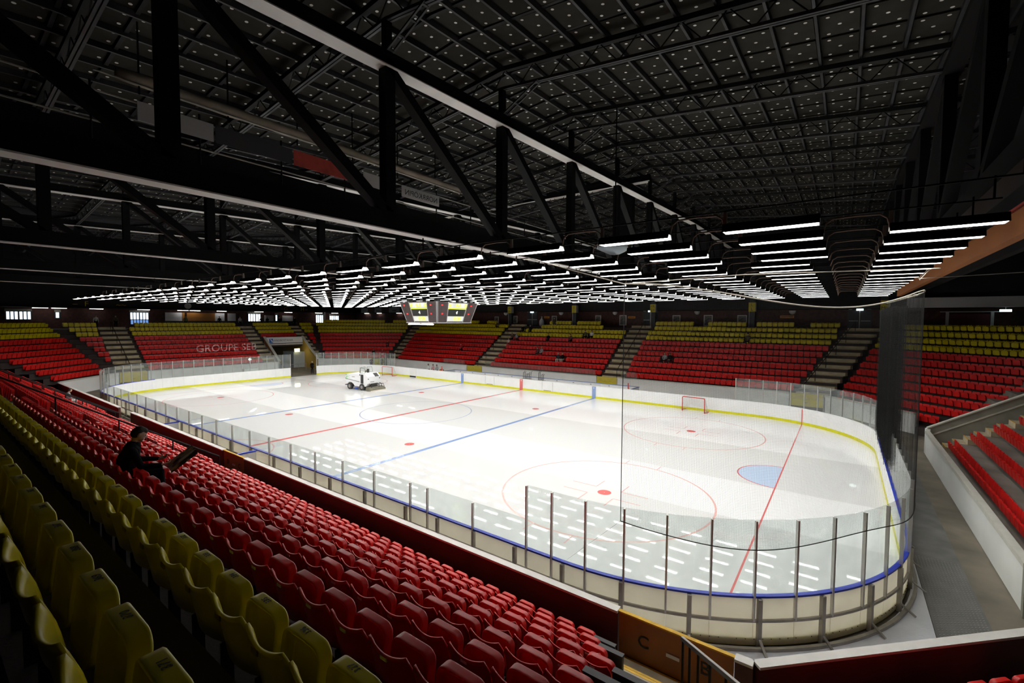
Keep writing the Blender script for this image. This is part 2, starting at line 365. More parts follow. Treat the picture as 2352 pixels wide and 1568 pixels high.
ringmesh('referee_crease', 0, -15, 2.96, 3.04, 'line_red_pale', 0.02, PI - 0.02, 40)
# ================================================================== BOARDS
boards = thing('rink_boards', 'white dasher boards with glass panes running all around the ice', 'rink boards', (0, 0, 0))
OPEN0, OPEN1 = 139.2, 142.74
def sweep(s0, s1, o0, o1, z0, z1, step=0.35):
    arc = not (s1 <= 45.01)
    n = max(1, int(math.ceil((s1 - s0) / step)))
    b = MB(); vs = []
    for k in range(n + 1):
        s = s0 + (s1 - s0) * k / n
        (xa, ya), _ = rpath(s, o0); (xb, yb), _ = rpath(s, o1)
        vs += [(xa, ya, z0), (xb, yb, z0), (xb, yb, z1), (xa, ya, z1)]
    fs = [(0, 1, 2, 3), (4 * n + 3, 4 * n + 2, 4 * n + 1, 4 * n)]
    for k in range(n):
        for j in range(4): fs.append((4 * k + j, 4 * k + (j + 1) % 4, 4 * k + 4 + (j + 1) % 4, 4 * k + 4 + j))
    return b.add(vs, fs)
xs = [21.36, 19.38, 17.39, 16.55]
while xs[-1] > -20.5: xs.append(xs[-1] - 1.98)
brk = sorted(x + 22.5 for x in xs)                      # near side
s = brk[-1]; end_c = 45 + S_ARC + 15 + S_ARC + (22.5 - 21.33)
brk.append(s + 0.82); npost = round((end_c - brk[-1]) / 0.975)
brk += list(np.linspace(brk[-1], end_c, npost + 1)[1:])
N0 = end_c; N1 = 45 + S_ARC + 15 + S_ARC + 45 - 1.2
brk += list(np.linspace(N0, N1, 23)[1:])
brk += list(np.linspace(N1, OPEN0, round((OPEN0 - N1) / 0.98) + 1)[1:]) + list(np.linspace(OPEN1, PLEN + brk[0], round((PLEN + brk[0] - OPEN1) / 0.98) + 1))
runs = [(brk[0], OPEN0), (OPEN1, PLEN + brk[0])]
for a, b_ in runs:
    sweep(a, b_, -0.012, 0.03, 0.0, 0.20).build('kick_strip', 'kick_yellow', boards)
for a, b_, m in ((brk[0], 45 + S_ARC + 14, 'cap_blue'), (45 + S_ARC + 14, OPEN0, 'board_white'), (OPEN1, 45 * 2 + 30 + S_ARC * 3 + 2, 'board_white'), (45 * 2 + 30 + S_ARC * 3 + 2, PLEN + brk[0], 'cap_blue')):
    sweep(a, b_, -0.015, 0.10, 1.17, 1.215).build('cap_rail', m, boards)
for a, b_ in runs:
    sweep(a, b_, 0.065, 0.12, 0.60, 0.66).build('middle_rail', 'steel_grey', boards)
    sweep(a, b_, 0.20, 0.28, 0.01, 0.09).build('foot_pipe', 'steel_grey', boards)
for i in range(len(brk) - 1):
    a, b_ = brk[i], brk[i + 1]
    if abs(a - OPEN0) < 1e-6: continue
    north = N0 - 0.01 <= a < N1 - 0.01
    south = b_ <= 44.1
    if a < 58:                                           # translucent single-sheet panels seen from outside
        o = sweep(a + 0.003, b_ - 0.003, 0.03, 0.06, 0.03, 1.17).build('board_panel', 'panel_cream', boards); o.data.materials.append(MAT['panel_inner'])
        for k in range(5, len(o.data.polygons), 4): o.data.polygons[k].material_index = 1
    else:
        sweep(a + 0.003, b_ - 0.003, 0.0, 0.03, 0.20, 1.17).build('board_panel', 'board_white', boards)
        sweep(a + 0.003, b_ - 0.003, 0.03, 0.065, 0.04, 1.165).build('backing_panel', 'board_cream', boards)
    top = 2.03 if south else 3.0
    if not north: sweep(a + 0.02, b_ - 0.02, 0.035, 0.047, 1.215, top).build('glass_pane', 'glass' if south or a < 80 else 'glass_hazy', boards)
def stick(s, o, wd, dp, z0, z1, name, m):
    (x, y), n = rpath(s, o); t = (-n[1], n[0])
    c = [(-wd / 2, -dp / 2), (wd / 2, -dp / 2), (wd / 2, dp / 2), (-wd / 2, dp / 2)]
    P = [(x + t[0] * a + n[0] * b2, y + t[1] * a + n[1] * b2) for a, b2 in c]
    return MB().prism(P, 'z', z0, z1).build(name, m, boards)
for i, s in enumerate(brk[:-1]):
    north = N0 + 0.01 < s < N1 - 0.01
    south = s <= 43.7
    stick(s, 0.085, 0.045, 0.075, 0.62, (2.02 if south else 2.99) if not north else 1.16, 'glass_post', 'alu')
s = 0.6
while s < 75:
    stick(s + brk[0], 0.115, 0.09, 0.10, 0.0, 1.16, 'frame_post', 'steel_grey')
    (x, y), n = rpath(s + brk[0], 0.22)
    MB().beam((x - n[0] * 0.06, y - n[1] * 0.06, 0.22), (x + n[0] * 0.24, y + n[1] * 0.24, 0.02), 0.06, 0.03).build('foot_brace', 'steel_grey', boards)
    s += 2.3 if s < 36 else 1.55
s = 33.0
while s < 62:                                            # bolt heads along the lower edge of the backing panels
    b = MB()
    for k in range(8):
        (x, y), n = rpath(s + k * 0.2, 0.07); b.box(x - 0.008, x + 0.008, y - 0.008, y + 0.008, 0.17, 0.186)
    b.build('bolt_row', 'ink', boards, kind='stuff'); s += 1.8
for x, m in ((0, 'line_red'), (8.72, 'line_blue'), (-8.72, 'line_blue')):       # line markers on the far boards
    o = MB().box(x - 0.2, x + 0.2, 14.985, 15.0, 0.0, 1.16).build('line_marker', m, boards)
    text('II', 0.22, (x, 14.98, 1.02), (1, 0, 0), (0, 0, 1), 'board_white', boards, 'marker_print')
(gx, gy), gn = rpath(45 + S_ARC + 15 + S_ARC * 0.686, -0.005)
MB().box(25.97, 26.03, yg - 0.03, yg + 0.02, 0.0, 1.15).build('goal_line_marker', 'line_red', boards)
for x0, x1 in ((-5.1, -3.8), (2.7, 4.0)):                # bench doors in the far boards
    MB().box(x0 + 0.2, x1 - 0.2, 14.975, 14.99, 0.2, 0.27).build('door_threshold', 'steel_grey', boards)
    for x in (x0, x1): MB().box(x - 0.008, x + 0.008, 14.985, 15.0, 0.2, 1.16).build('door_joint', 'steel_grey', boards)
MB().box(-18.2, -16.9, 14.96, 15.0, 0.0, 1.17).build('service_door', 'wall_white', boards)
MB().box(-18.15, -16.95, 14.95, 14.97, 0.0, 0.2).build('door_sill', 'black_paint', boards)
# ================================================================== snow, mat
def clip_poly():
    pts = []
    s = 45 - 6.0
    while s < 45 + S_ARC + 3.0:
        pts.append(rpath(s, 0.14)[0]); s += 0.5
    return pts
inner = clip_poly()
sp = [p for p in inner if p[0] < 30.33] + [(30.33, -4.6), (30.34, -12.0), (28.4, -15.1), (27.1, -16.1), (inner[0][0], -16.1)]
tag(MB().prism(sp, 'z', -0.03, 0.012).build('snow_patch', 'snow'), 'scraped white snow lying between the corner boards and the brown barrier', 'snow', kind='stuff')
t = thing('rubber_mat', 'long grey studded rubber mat on the floor behind the end boards', 'mat', (30.95, 0, 0))
MB().box(-0.60, 0.55, -12.9, 12, -0.03, 0.005).build('sheet', 'rubber', t)
b = MB()
for k in range(60):
    for j in range(14):
        x = -0.52 + j * 0.076; y = -12.4 + k * 0.11 + (j % 2) * 0.05; b.box(x - 0.014, x + 0.014, y - 0.022, y + 0.022, 0.004, 0.010)
b.build('studs', 'rubber_stud', t, kind='stuff')
# ================================================================== STANDS
SQ = math.sqrt(2)
SIDES = {'S': ((0, -1), 16.3), 'SE': ((1 / SQ, -1 / SQ), 43.5 / SQ), 'E': ((1, 0), 32.3), 'NE': ((1 / SQ, 1 / SQ), 47.9 / SQ),
         'N': ((0, 1), 20.7), 'NW': ((-1 / SQ, 1 / SQ), 50.9 / SQ), 'W': ((-1, 0), 37.0), 'SW': ((-1 / SQ, -1 / SQ), 48.1 / SQ)}
ORDER = ['S', 'SE', 'E', 'NE', 'N', 'NW', 'W', 'SW']
NEAR = ('S', 'SE', 'E', 'NE')
def tang(n): return (-n[1], n[0])
def cross_pt(a, b, d):
    (n1, c1), (n2, c2) = SIDES[a], SIDES[b]; c1 += d; c2 += d
    det = n1[0] * n2[1] - n1[1] * n2[0]
    return ((c1 * n2[1] - c2 * n1[1]) / det, (n1[0] * c2 - n2[0] * c1) / det)
def srange(k, d):
    i = ORDER.index(k); t = tang(SIDES[k][0]); p = cross_pt(ORDER[i - 1], k, d); q = cross_pt(k, ORDER[(i + 1) % 8], d)
    return p[0] * t[0] + p[1] * t[1], q[0] * t[0] + q[1] * t[1]
def spt(k, s, d, z=None):
    n, c = SIDES[k]; t = tang(n); p = (t[0] * s + n[0] * (c + d), t[1] * s + n[1] * (c + d))
    return p if z is None else (p[0], p[1], z)
def rowinfo(k):
    if k in NEAR: return 0.98, 0.5, 0.555, 8, 12
    return 0.9, 1.21, 0.5535, 7, (11 if k in ('N', 'NW') else 10)
def row(k, i):
    d0, z0, rise, red, n = rowinfo(k); return d0 + 0.85 * i, z0 + rise * i
CUT = {'W': [(-13.1, -7.1, 4.45)], 'E': [(9.95, 99, 3.4)], 'S': [(-12.0, -9.25, 2.6)], 'SE': [(-99, -99, 0)]}
FLOORS = {}
def ivals(k, d0, d1, dmid):
    out = [(None, None)]
    for a, b_, dm in CUT.get(k, []):
        if dmid < dm:
            nxt = []
            for u, v in out: nxt += [(u, a), (b_, v)] if b_ < 90 else [(u, a)]
            out = nxt
    return out
for k in ORDER:
    d0, z0, rise, red, n = rowinfo(k); b = MB()
    zprev = 0.0
    strips = []
    for i in range(n):
        d, z = row(k, i); strips.append((0.08 if i == 0 else d - 0.72, d + 0.13, z))
    ztop = strips[-1][2]
    strips.append((strips[-1][1], 17.0 if k in ('W', 'SW', 'NW') else (15.5 if k in ('S', 'SE') else 10.95 if k == 'N' else 12.5), ztop + 0.02))
    for da, db, z in strips:
        A = srange(k, da); B = srange(k, db)
        if k == 'NE': A = (A[0] - 1.7, A[1]); B = (B[0] - 1.7, B[1])
        for u, v in ivals(k, da, db, (da + db) / 2):
            a0 = A[0] if u is None else u; a1 = A[1] if v is None else v; b0 = B[0] if u is None else u; b1 = B[1] if v is None else v
            P = [spt(k, a0, da, z), spt(k, a1, da, z), spt(k, b1, db, z), spt(k, b0, db, z)]
            b.add(P + [spt(k, a0, da, zprev if zprev < z else 0), spt(k, a1, da, zprev if zprev < z else 0)], [(0, 1, 2, 3), (4, 5, 1, 0)])
            if u is not None: b.add([spt(k, a0, da, z), spt(k, b0, db, z), spt(k, b0, db, 0), spt(k, a0, da, 0)], [(0, 1, 2, 3)])
            if v is not None: b.add([spt(k, a1, da, z), spt(k, b1, db, z), spt(k, b1, db, 0), spt(k, a1, da, 0)], [(0, 1, 2, 3)])
        zprev = z
    o = b.build('floor_stand_' + {'S': 'near', 'SE': 'near_corner', 'E': 'right_end', 'NE': 'far_corner', 'N': 'far', 'NW': 'far_bend', 'W': 'left_end', 'SW': 'left_bend'}[k], 'concrete' if k == 'E' else 'concrete_shaded')
    struct(o)
    FLOORS[k] = o
# front walls of the stands
def fwall(k, s0, s1, z1, mw, mc, name, cap=0.05, back=None):
    e = struct(empty(name))
    P = [spt(k, s0, 0.0), spt(k, s1, 0.0), spt(k, s1, 0.12), spt(k, s0, 0.12)]
    MB().prism(P, 'z', 0, z1 - cap).build('wall_panel', mw, e)
    P = [spt(k, s0, -0.04), spt(k, s1, -0.04), spt(k, s1, 0.16), spt(k, s0, 0.16)]
    MB().prism(P, 'z', z1 - cap, z1).build('wall_cap', mc, e); return e
r = srange('S', 0)
for n_, (a, b_) in enumerate(((r[0], -11.94), (-9.25, 4.97), (7.16, 24.64), (26.9, r[1]))):
    fwall('S', a, b_, 1.43, 'wall_brown', 'cap_white', 'wall_near_%d' % (n_ + 1))
r = srange('SE', 0); fwall('SE', r[0], r[1] - 0.9, 1.43, 'wall_brown', 'cap_white', 'wall_near_corner')
e = fwall('E', -8.35, 9.8, 1.38, 'wall_white', 'cap_cream', 'wall_right_end', 0.16)
MB().prism([spt('E', -8.42, -0.06), spt('E', -8.25, -0.06), spt('E', -8.25, 0.2), spt('E', -8.42, 0.2)], 'z', 0, 1.38).build('end_post', 'parapet_grey', e)
r = srange('NE', 0); fwall('NE', r[0] - 0.1, r[1], 1.45, 'wall_white', 'cap_cream', 'wall_far_corner', 0.12)
r = srange('N', 0)
for n_, (a, b_) in enumerate(((-24.6, -8.7), (-6.2, 10.4), (13.2, -r[0] if False else r[1]))):
    fwall('N', a, b_, 1.5, 'wall_white', 'cap_cream', 'wall_far_%d' % (n_ + 1), 0.08)
r = srange('NW', 0); fwall('NW', r[0] + 2.45, r[1], 1.5, 'wall_white', 'cap_cream', 'wall_far_bend', 0.08)
r = srange('W', 0)
for n_, (a, b_) in enumerate(((r[0], -13.1), (-7.1, 8.1), (10.77, r[1]))):
    fwall('W', a, b_, 1.5, 'wall_white', 'cap_cream', 'wall_left_end_%d' % (n_ + 1), 0.08)
r = srange('SW', 0); fwall('SW', r[0], r[1], 1.5, 'wall_white', 'cap_cream', 'wall_left_bend', 0.12)
# orange gates in the near barrier
def gate(x0, x1, lab, letters, signx):
    t = thing('barrier_gate', lab, 'gate', ((x0 + x1) / 2, -16.36, 0)); h = (x1 - x0) / 2
    MB().box(-h + 0.02, h - 0.02, -0.03, 0.03, 0.25, 1.39).build('door_panel', 'gate_orange', t)
    MB().box(-h, h, -0.045, 0.045, 1.39, 1.42).build('top_edge', 'nosing_yellow', t)
    for L_, x, z, sz in letters: text(L_, sz, (x, -0.04, z), (1, 0, 0), (0, 0, 1), 'ink', t)
    MB().box(signx - 0.13, signx + 0.13, -0.05, -0.03, 0.88, 0.95).build('small_plate', 'white_tag', t)
    return t
gate(24.64, 26.9, 'orange gate lettered C and B at the foot of the nearest stairs', [('C', -0.58, 0.95, 0.36), ('B', 0.62, 0.95, 0.36)], 0.02)
gate(4.97, 7.16, 'orange gate lettered D and C halfway along the brown barrier', [('D', -0.6, 0.95, 0.3), ('C', 0.55, 0.95, 0.3)], 0.0)
# ------------------------------------------------------------------ stairs and handrails
def stairs(k, fn, lab, rows=None, rail=True, rail_at=0.5, group=None, nose=True, i0=0, m='stair_concrete'):
    d_, z_ = row(k, 0); p = spt(k, sum(fn(0)) / 2, 0)
    n = rowinfo(k)[4] if rows is None else rows
    t = thing('stairs', lab, 'stairs', (0, 0, 0)) if True else None
    for i in range(i0, n):
        d, z = row(k, i); da = 0.14 if i == 0 else d - 0.72; db = d + 0.13
        a0, a1 = fn(da); b0, b1 = fn(db)
        zz = z + 0.012
        MB().prism([spt(k, a0, da - 0.01), spt(k, a1, da - 0.01), spt(k, b1, db), spt(k, b0, db)], 'z', z - 0.02, zz).build('step', m, t)
        dh = db - 0.42; h0, h1 = fn(dh)
        rise = rowinfo(k)[2]
        MB().prism([spt(k, h0, dh), spt(k, h1, dh), spt(k, b1, db), spt(k, b0, db)], 'z', z, z + rise / 2).build('step', m, t)
        if nose:
            for dd, q, zz2 in ((da - 0.012, fn(da), zz), (dh - 0.002, (h0, h1), z + rise / 2)):
                MB().prism([spt(k, q[0], dd), spt(k, q[1], dd), spt(k, q[1], dd + 0.05), spt(k, q[0], dd + 0.05)], 'z', zz2 - 0.004, zz2 + 0.004).build('nosing', 'nosing_yellow', t)
    if rail:
        pts = []
        hr = thing('handrail', lab.replace('concrete stairs', 'black handrail beside the stairs') if 'concrete stairs' in lab else 'black handrail ' + lab, 'handrail')
        rows_ = list(range(max(i0, 0), n, 1)); tops = []
        for i in rows_:
            d, z = row(k, i); q = fn(d - 0.3); sC = q[0] + (q[1] - q[0]) * rail_at
            tops.append(spt(k, sC, d - 0.3, z + 0.95))
            if i % 2 == 0 or i == rows_[-1]:
                x, y = spt(k, sC, d - 0.3); MB().tube([(x, y, z + 0.01), (x, y, z + 0.95)], 0.025, 6).build('post', 'black_steel', hr)
        MB().tube(tops, 0.03, 6).build('rail', 'black_steel', hr)
    return t
mit = math.tan(PI / 8)
stairs('S', lambda d: (27.2 + mit * d - 2.7, 27.2 + mit * d), 'yellow-edged concrete stairs leading down to the gate lettered C and B', rail=False, rows=4)
stairs('S', lambda d: (5.9, 7.4), 'concrete stairs through the red rows behind the gate lettered D', rail_at=0.1, m='concrete_shaded')
stairs('S', lambda d: (-11.9, -9.3), 'concrete stairs behind the gap in the brown barrier', rail_at=0.98, rows=7, m='concrete_shaded')
stairs('N', lambda d: (-(27.2 + mit * d), -(27.2 + mit * d - 2.4)), 'concrete stairs at the far corner beside the dark hanging net', rail_at=0.75, nose=True)
stairs('N', lambda d: (-9.1, -6.62), 'concrete stairs between the two far seat blocks above the bench end', rail_at=0.3)
stairs('N', lambda d: (9.75, 12.3), 'concrete stairs behind the two far blocks below the scoreboard', rail_at=0.75)
stairs('N', lambda d: (30.2 + mit * d - 2.1, 30.2 + mit * d), 'concrete stairs at the far bend behind the small goal', rail_at=0.6)
stairs('W', lambda d: (8.12, 10.75), 'wide concrete stairs in the end stand beyond the curved glass', rail_at=0.55)
stairs('W', lambda d: (-7.07, -5.4), 'narrow concrete stairs beside the tunnel under the white sign', rail=False)
stairs('W', lambda d: (-14.5, -13.12), 'narrow concrete stairs on the far flank of the tunnel', rail=False)
stairs('E', lambda d: (8.5, 9.7), 'yellow-edged concrete stairs along the grey sloping parapet', rail=False)
# rail of the nearest stairs: black balusters under a bright top bar
t = thing('stair_railing', 'black stair railing with worn silver top bar in front of letter B', 'railing', (0, 0, 0))
P1 = Vector((26.2, -17.3, 2.0)); P2 = Vector((27.42, -18.85, 2.72)); dv = P2 - P1
MB().beam(P1, P1 + dv * 1.6, 0.05, 0.06).build('top_bar', 'joist_grey', t)
MB().beam(P1 + Vector((0, 0, 0.034)), P1 + dv * 1.6 + Vector((0, 0, 0.034)), 0.045, 0.012).build('worn_edge', 'alu', t)
for q in (0.02, 0.16, 0.32, 0.52, 0.76, 1.0, 1.3):
    p = P1 + dv * q; MB().box(p.x - 0.016, p.x + 0.016, p.y - 0.016, p.y + 0.016, p.z - 1.05, p.z - 0.02).build('baluster', 'black_steel', t)
# grey sloping parapet above the passage beside the end stand
t = struct(empty('wall_parapet'))
b = MB(); x0, x1 = 32.36, 45.0; sl = 0.62
za = lambda x: 1.45 + sl * (x - x0)
b.prism([(x0, 0.0), (x1, 0.0), (x1, za(x1)), (x0, za(x0))], 'y', 9.86, 10.02); b.build('wall_panel', 'parapet_grey', t)
MB().add([(x0, 9.8, za(x0)), (x0, 10.1, za(x0)), (x1, 10.1, za(x1)), (x1, 9.8, za(x1)), (x0, 9.8, za(x0) + 0.07), (x0, 10.1, za(x0) + 0.07), (x1, 10.1, za(x1) + 0.07), (x1, 9.8, za(x1) + 0.07)],
         [(0, 1, 2, 3), (4, 5, 6, 7), (0, 1, 5, 4), (2, 3, 7, 6), (1, 2, 6, 5), (3, 0, 4, 7)]).build('wall_cap', 'cap_cream', t)
MB().add([(x0, 9.83, za(x0) - 0.5), (x0, 9.86, za(x0) - 0.5), (x1, 9.86, za(x1) - 0.5), (x1, 9.83, za(x1) - 0.5), (x0, 9.83, za(x0) - 0.42), (x0, 9.86, za(x0) - 0.42), (x1, 9.86, za(x1) - 0.42), (x1, 9.83, za(x1) - 0.42)],
         [(0, 1, 2, 3), (4, 5, 6, 7), (0, 1, 5, 4), (2, 3, 7, 6), (1, 2, 6, 5), (3, 0, 4, 7)]).build('ledge', 'cap_cream', t)
MB().box(32.3, 32.5, 9.7, 10.1, 0, 1.45).build('end_pier', 'wall_white', t)
# electrical box and hose on the far corner wall
def on_ne(s, d, z): return spt('NE', s, d, z)
rr = srange('NE', 0)
px, py = spt('NE', rr[0] + 1.0, -0.05)
t = thing('junction_box', 'small grey junction box with red marks on the white corner wall', 'electrical box', (px, py, 0.9), -PI / 4)
MB().box(-0.22, 0.22, -0.05, 0.02, -0.25, 0.3).build('casing', 'parapet_grey', t); MB().box(-0.08, 0.08, -0.056, -0.05, -0.05, 0.06).build('mark', 'hose_red', t)
tag(MB().tube([(px + 0.1, py - 0.05, 0.65), (px - 0.1, py - 0.3, 0.3), (px - 0.4, py - 0.5, 0.06), (px - 0.9, py - 0.4, 0.03), (px - 1.6, py + 0.1, 0.03)], 0.025, 6).build('hose', 'hose_red'), 'dark red hose lying on the floor below the junction box', 'hose')
# ================================================================== OUTER WALLS
struct(MB().box(-56.5, 46, 31.6, 32.0, 0, 8.9).build('wall_far', 'brick'), 'dark brick wall behind the far stand')
struct(MB().box(-56.5, 46, 31.2, 31.6, 8.95, 19).build('wall_far_upper', 'upper_wall'))
struct(MB().box(-56.5, -56, -36, 32, 0, 19).build('wall_left', 'upper_wall'))
struct(MB().box(45.6, 46, -36, 32, 0, 19).build('wall_right', 'upper_wall'))
struct(MB().box(-56.5, 46, -36, -35.6, 0, 19).build('wall_near_upper', 'upper_wall'))
# fascia above the left concourse
struct(MB().box(-53.9, -53.5, -34, 31.2, 8.95, 12.2).build('wall_left_fascia', 'upper_wall'))
struct(MB().box(-56, -52.5, -34, 31.2, 8.9, 9.0).build('ceiling_concourse', 'upper_wall'))
struct(MB().box(33.6, 33.9, -34, 31.2, 10.4, 19).build('wall_right_upper', 'upper_wall'))
# pale beam over the right-hand concourse
struct(MB().box(32.9, 45.6, 29.8, 30.2, 8.95, 9.85).build('trim_beam', 'beam_light'), 'pale concrete beam above the far corner concourse')
# ================================================================== ROOF
def zig(x):
    """folded roof: ridge at 18, valley at 6, ridge at -6 ..."""
    if x > 18: return -0.1 * min(x - 18, 13)
    u = (18 - x) % 24
    return -0.1 * (u if u < 12 else 24 - u)
def zroof(x, y): return 16.95 + zig(x) + 0.05 * (min(y, 10) + 12)
ceil_ = struct(empty('ceiling'), 'dark roof of square panels dotted with pale washers')
PX, PY = 1.07, 1.42
struct(MB().box(-57, 46.5, -36.5, 32.5, 19.0, 19.3).build('ceiling_slab', 'seam_black'))
cells = []
nx0, nx1 = -44, 13
for ix in range(-66, 12):
    x = 23.12 + 0.54 + PX * ix
    if x < -47 or x > 32: continue
    for iy in range(-18, 29):
        y = -9.74 + 0.71 + PY * iy
        p = (x, y, zroof(x, y))
        if not inview(p, 60): continue
        cells.append((math.dist(p, CAMP), x, y))
cells.sort()
panel_me = MB().box(-0.46, 0.46, -0.63, 0.63, 0.0, 0.04).mesh('panel', 'deck_panel')
def slope_at(x, y): return (zroof(x + 0.3, y) - zroof(x - 0.3, y)) / 0.6, (zroof(x, y + 0.3) - zroof(x, y - 0.3)) / 0.6
rest = MB(); dots = MB()
hexa = [(math.cos(PI / 4 * k), math.sin(PI / 4 * k)) for k in range(8)]
for n, (dist, x, y) in enumerate(cells):
    gx, gy = slope_at(x, y); z = zroof(x, y)
    if n < 300: inst(panel_me, 'panel', ceil_, (x, y, z), (math.atan(gy), -math.atan(gx), 0))
    else:
        vs = [(x + a, y + c, z + a * gx + c * gy + h) for h in (0, 0.04) for a, c in ((-0.46, -0.63), (0.46, -0.63), (0.46, 0.63), (-0.46, 0.63))]
        rest.add(vs, [(0, 3, 2, 1), (0, 1, 5, 4), (1, 2, 6, 5), (2, 3, 7, 6), (3, 0, 4, 7)])
    for a, c in ((-0.27, -0.5), (0.27, -0.5), (-0.27, 0.5), (0.27, 0.5), (0, 0)):
        r_ = 0.05
        dots.add([(x + a + r_ * q[0], y + c + r_ * q[1], z + (a + r_ * q[0]) * gx + (c + r_ * q[1]) * gy - 0.012) for q in hexa], [tuple(range(8))])
rest.build('distant_panels', 'deck_panel', ceil_, kind='stuff'); dots.build('washers', 'washer', ceil_, kind='stuff')
# black backing following the folds
b = MB(); xsb = [46, 31, 18, 6, -6, -18, -30, -42, -54]; ysb = [-36, 10, 32]
for i in range(len(xsb) - 1):
    for j in range(2):
        q = [(xsb[i], ysb[j]), (xsb[i + 1], ysb[j]), (xsb[i + 1], ysb[j + 1]), (xsb[i], ysb[j + 1])]
        b.add([(x, y, zroof(x, y) + 0.06) for x, y in q], [(0, 1, 2, 3)])
b.build('roof_backing', 'seam_black', ceil_)
# purlins along Y between panel columns
for ix in range(-66, 12):
    x = 23.12 + PX * ix
    if x < -47 or x > 35: continue
    bb = MB()
    for (ya, yb) in ((-35, 10), (10, 31)):
        za, zb = zroof(x, ya), zroof(x, yb)
        bb.add([(x + dx, yy, zz + dz) for yy, zz in ((ya, za), (yb, zb)) for dx, dz in ((-0.035, -0.16), (0.035, -0.16), (0.035, 0.02), (-0.035, 0.02))],
               [(0, 1, 5, 4), (1, 2, 6, 5), (2, 3, 7, 6), (3, 0, 4, 7)])
    bb.build('purlin', 'joist_grey', ceil_)
# notched black seams across
for iy in range(-18, 29):
    y = -9.74 + PY * iy
    bb = MB()
    xe = [35, 18, 6, -6, -18, -30, -42, -47]
    for a, c in zip(xe[:-1], xe[1:]):
        za, zc = zroof(a, y), zroof(c, y)
        bb.add([(xx, y + dy, zz + dz) for xx, zz in ((a, za), (c, zc)) for dy, dz in ((-0.05, -0.07), (0.05, -0.07), (0.05, 0.02), (-0.05, 0.02))], [(0, 1, 5, 4), (1, 2, 6, 5), (2, 3, 7, 6), (3, 0, 4, 7)])
    bb.build('seam_batten', 'seam_black', ceil_)
# lattice joists along X at the truss nodes
NODES = [-27.3, -22.16, -17.1, -11.93, -6.75, -1.57, 3.6, 8.8, 14.0, 19.2, 24.4]
for y in NODES:
    zt = lambda x: zroof(x, y) - 0.20
    zb = lambda x: zroof(x, y) - 0.98
    xe = [36, 31, 18, 6, -6, -18, -30, -42, -50]
    tb = MB(); bb = MB(); wb = MB()
    for a, c in zip(xe[:-1], xe[1:]):
        tb.beam((a, y, zt(a) - 0.09), (c, y, zt(c) - 0.09), 0.16, 0.16)
        bb.beam((a, y - 0.05, zb(a)), (c, y - 0.05, zb(c)), 0.07, 0.09); bb.beam((a, y + 0.05, zb(a)), (c, y + 0.05, zb(c)), 0.07, 0.09)
    x = 35.5; up = True
    while x > -48:
        x2 = x - 0.62
        wb.beam((x, y, zt(x) - 0.12 if up else zb(x)), (x2, y, zb(x2) if up else zt(x2) - 0.12), 0.03, 0.03); up = not up; x = x2
    j = tb.build('joist', 'seam_black', ceil_); bb.build('lower_chord', 'joist_grey', j); wb.build('web', 'black_steel', j, kind='stuff')
# ================================================================== TRUSSES
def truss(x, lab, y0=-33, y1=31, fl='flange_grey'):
    t = thing('roof_truss', lab, 'truss', (x, 0, 0)); zt = lambda y: 14.86 + 0.038 * (min(y, 14) + 16.6)
    zb0, zb1 = 10.03, 10.55
    MB().box(-0.16, 0.16, y0, y1, zb0 + 0.03, zb1).build('bottom_chord', 'truss_black', t)
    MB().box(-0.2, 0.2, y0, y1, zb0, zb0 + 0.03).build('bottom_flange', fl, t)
    b = MB(); b2 = MB()
    for a, c in ((y0, 14), (14, y1)):
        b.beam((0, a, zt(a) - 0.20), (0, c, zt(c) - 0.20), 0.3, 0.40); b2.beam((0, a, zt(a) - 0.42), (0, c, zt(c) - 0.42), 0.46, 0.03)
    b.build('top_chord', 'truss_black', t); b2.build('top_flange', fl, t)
    ys = [-32.4 + 5.13 * k for k in range(13)]
    ys = [-32.5, -27.3] + NODES[1:] + [29.5]
    for i, y in enumerate(ys):
        MB().box(-0.15, 0.15, y - 0.16, y + 0.16, zb0 + 0.3, zt(y) - 0.2).build('vertical', 'truss_black', t)
        if i < len(ys) - 1:
            yn = ys[i + 1]; a, c = ((0, y, zt(y) - 0.4), (0, yn, zb1 - 0.1))
            MB().beam(a, c, 0.26, 0.30, (1, 0, 0)).build('diagonal', 'truss_black' , t)
        # post and knee brace up to the joist
        zj = zroof(x, y) - 0.98
        MB().box(-0.1, 0.1, y - 0.1, y + 0.1, zt(y), zj).build('stub_post', 'truss_black', t)
        if -28 < y < 20:
            br = MB(); zj2 = zroof(x + 1.6, y) - 0.98
            br.beam((0.1, y - 0.09, zt(y)), (1.6, y - 0.09, zj2), 0.05, 0.05); br.beam((0.1, y + 0.09, zt(y)), (1.6, y + 0.09, zj2), 0.05, 0.05)
            for q in (0.05, 0.35, 0.65, 0.95):
                xx = 0.1 + 1.5 * q; zz = zt(y) + (zj2 - zt(y)) * q; br.beam((xx, y - 0.09, zz), (xx, y + 0.09, zz), 0.08, 0.05)
            br.build('knee_brace', 'joist_grey', t)
    return t
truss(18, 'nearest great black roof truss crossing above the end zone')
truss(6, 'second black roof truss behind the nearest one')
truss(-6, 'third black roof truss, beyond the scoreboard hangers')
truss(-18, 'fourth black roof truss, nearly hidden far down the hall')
truss(30.6, 'dark roof truss above the end boards beside the red hanging panels', fl='truss_black')  # flanges blackened here: shade of the dark end zone put into their colour
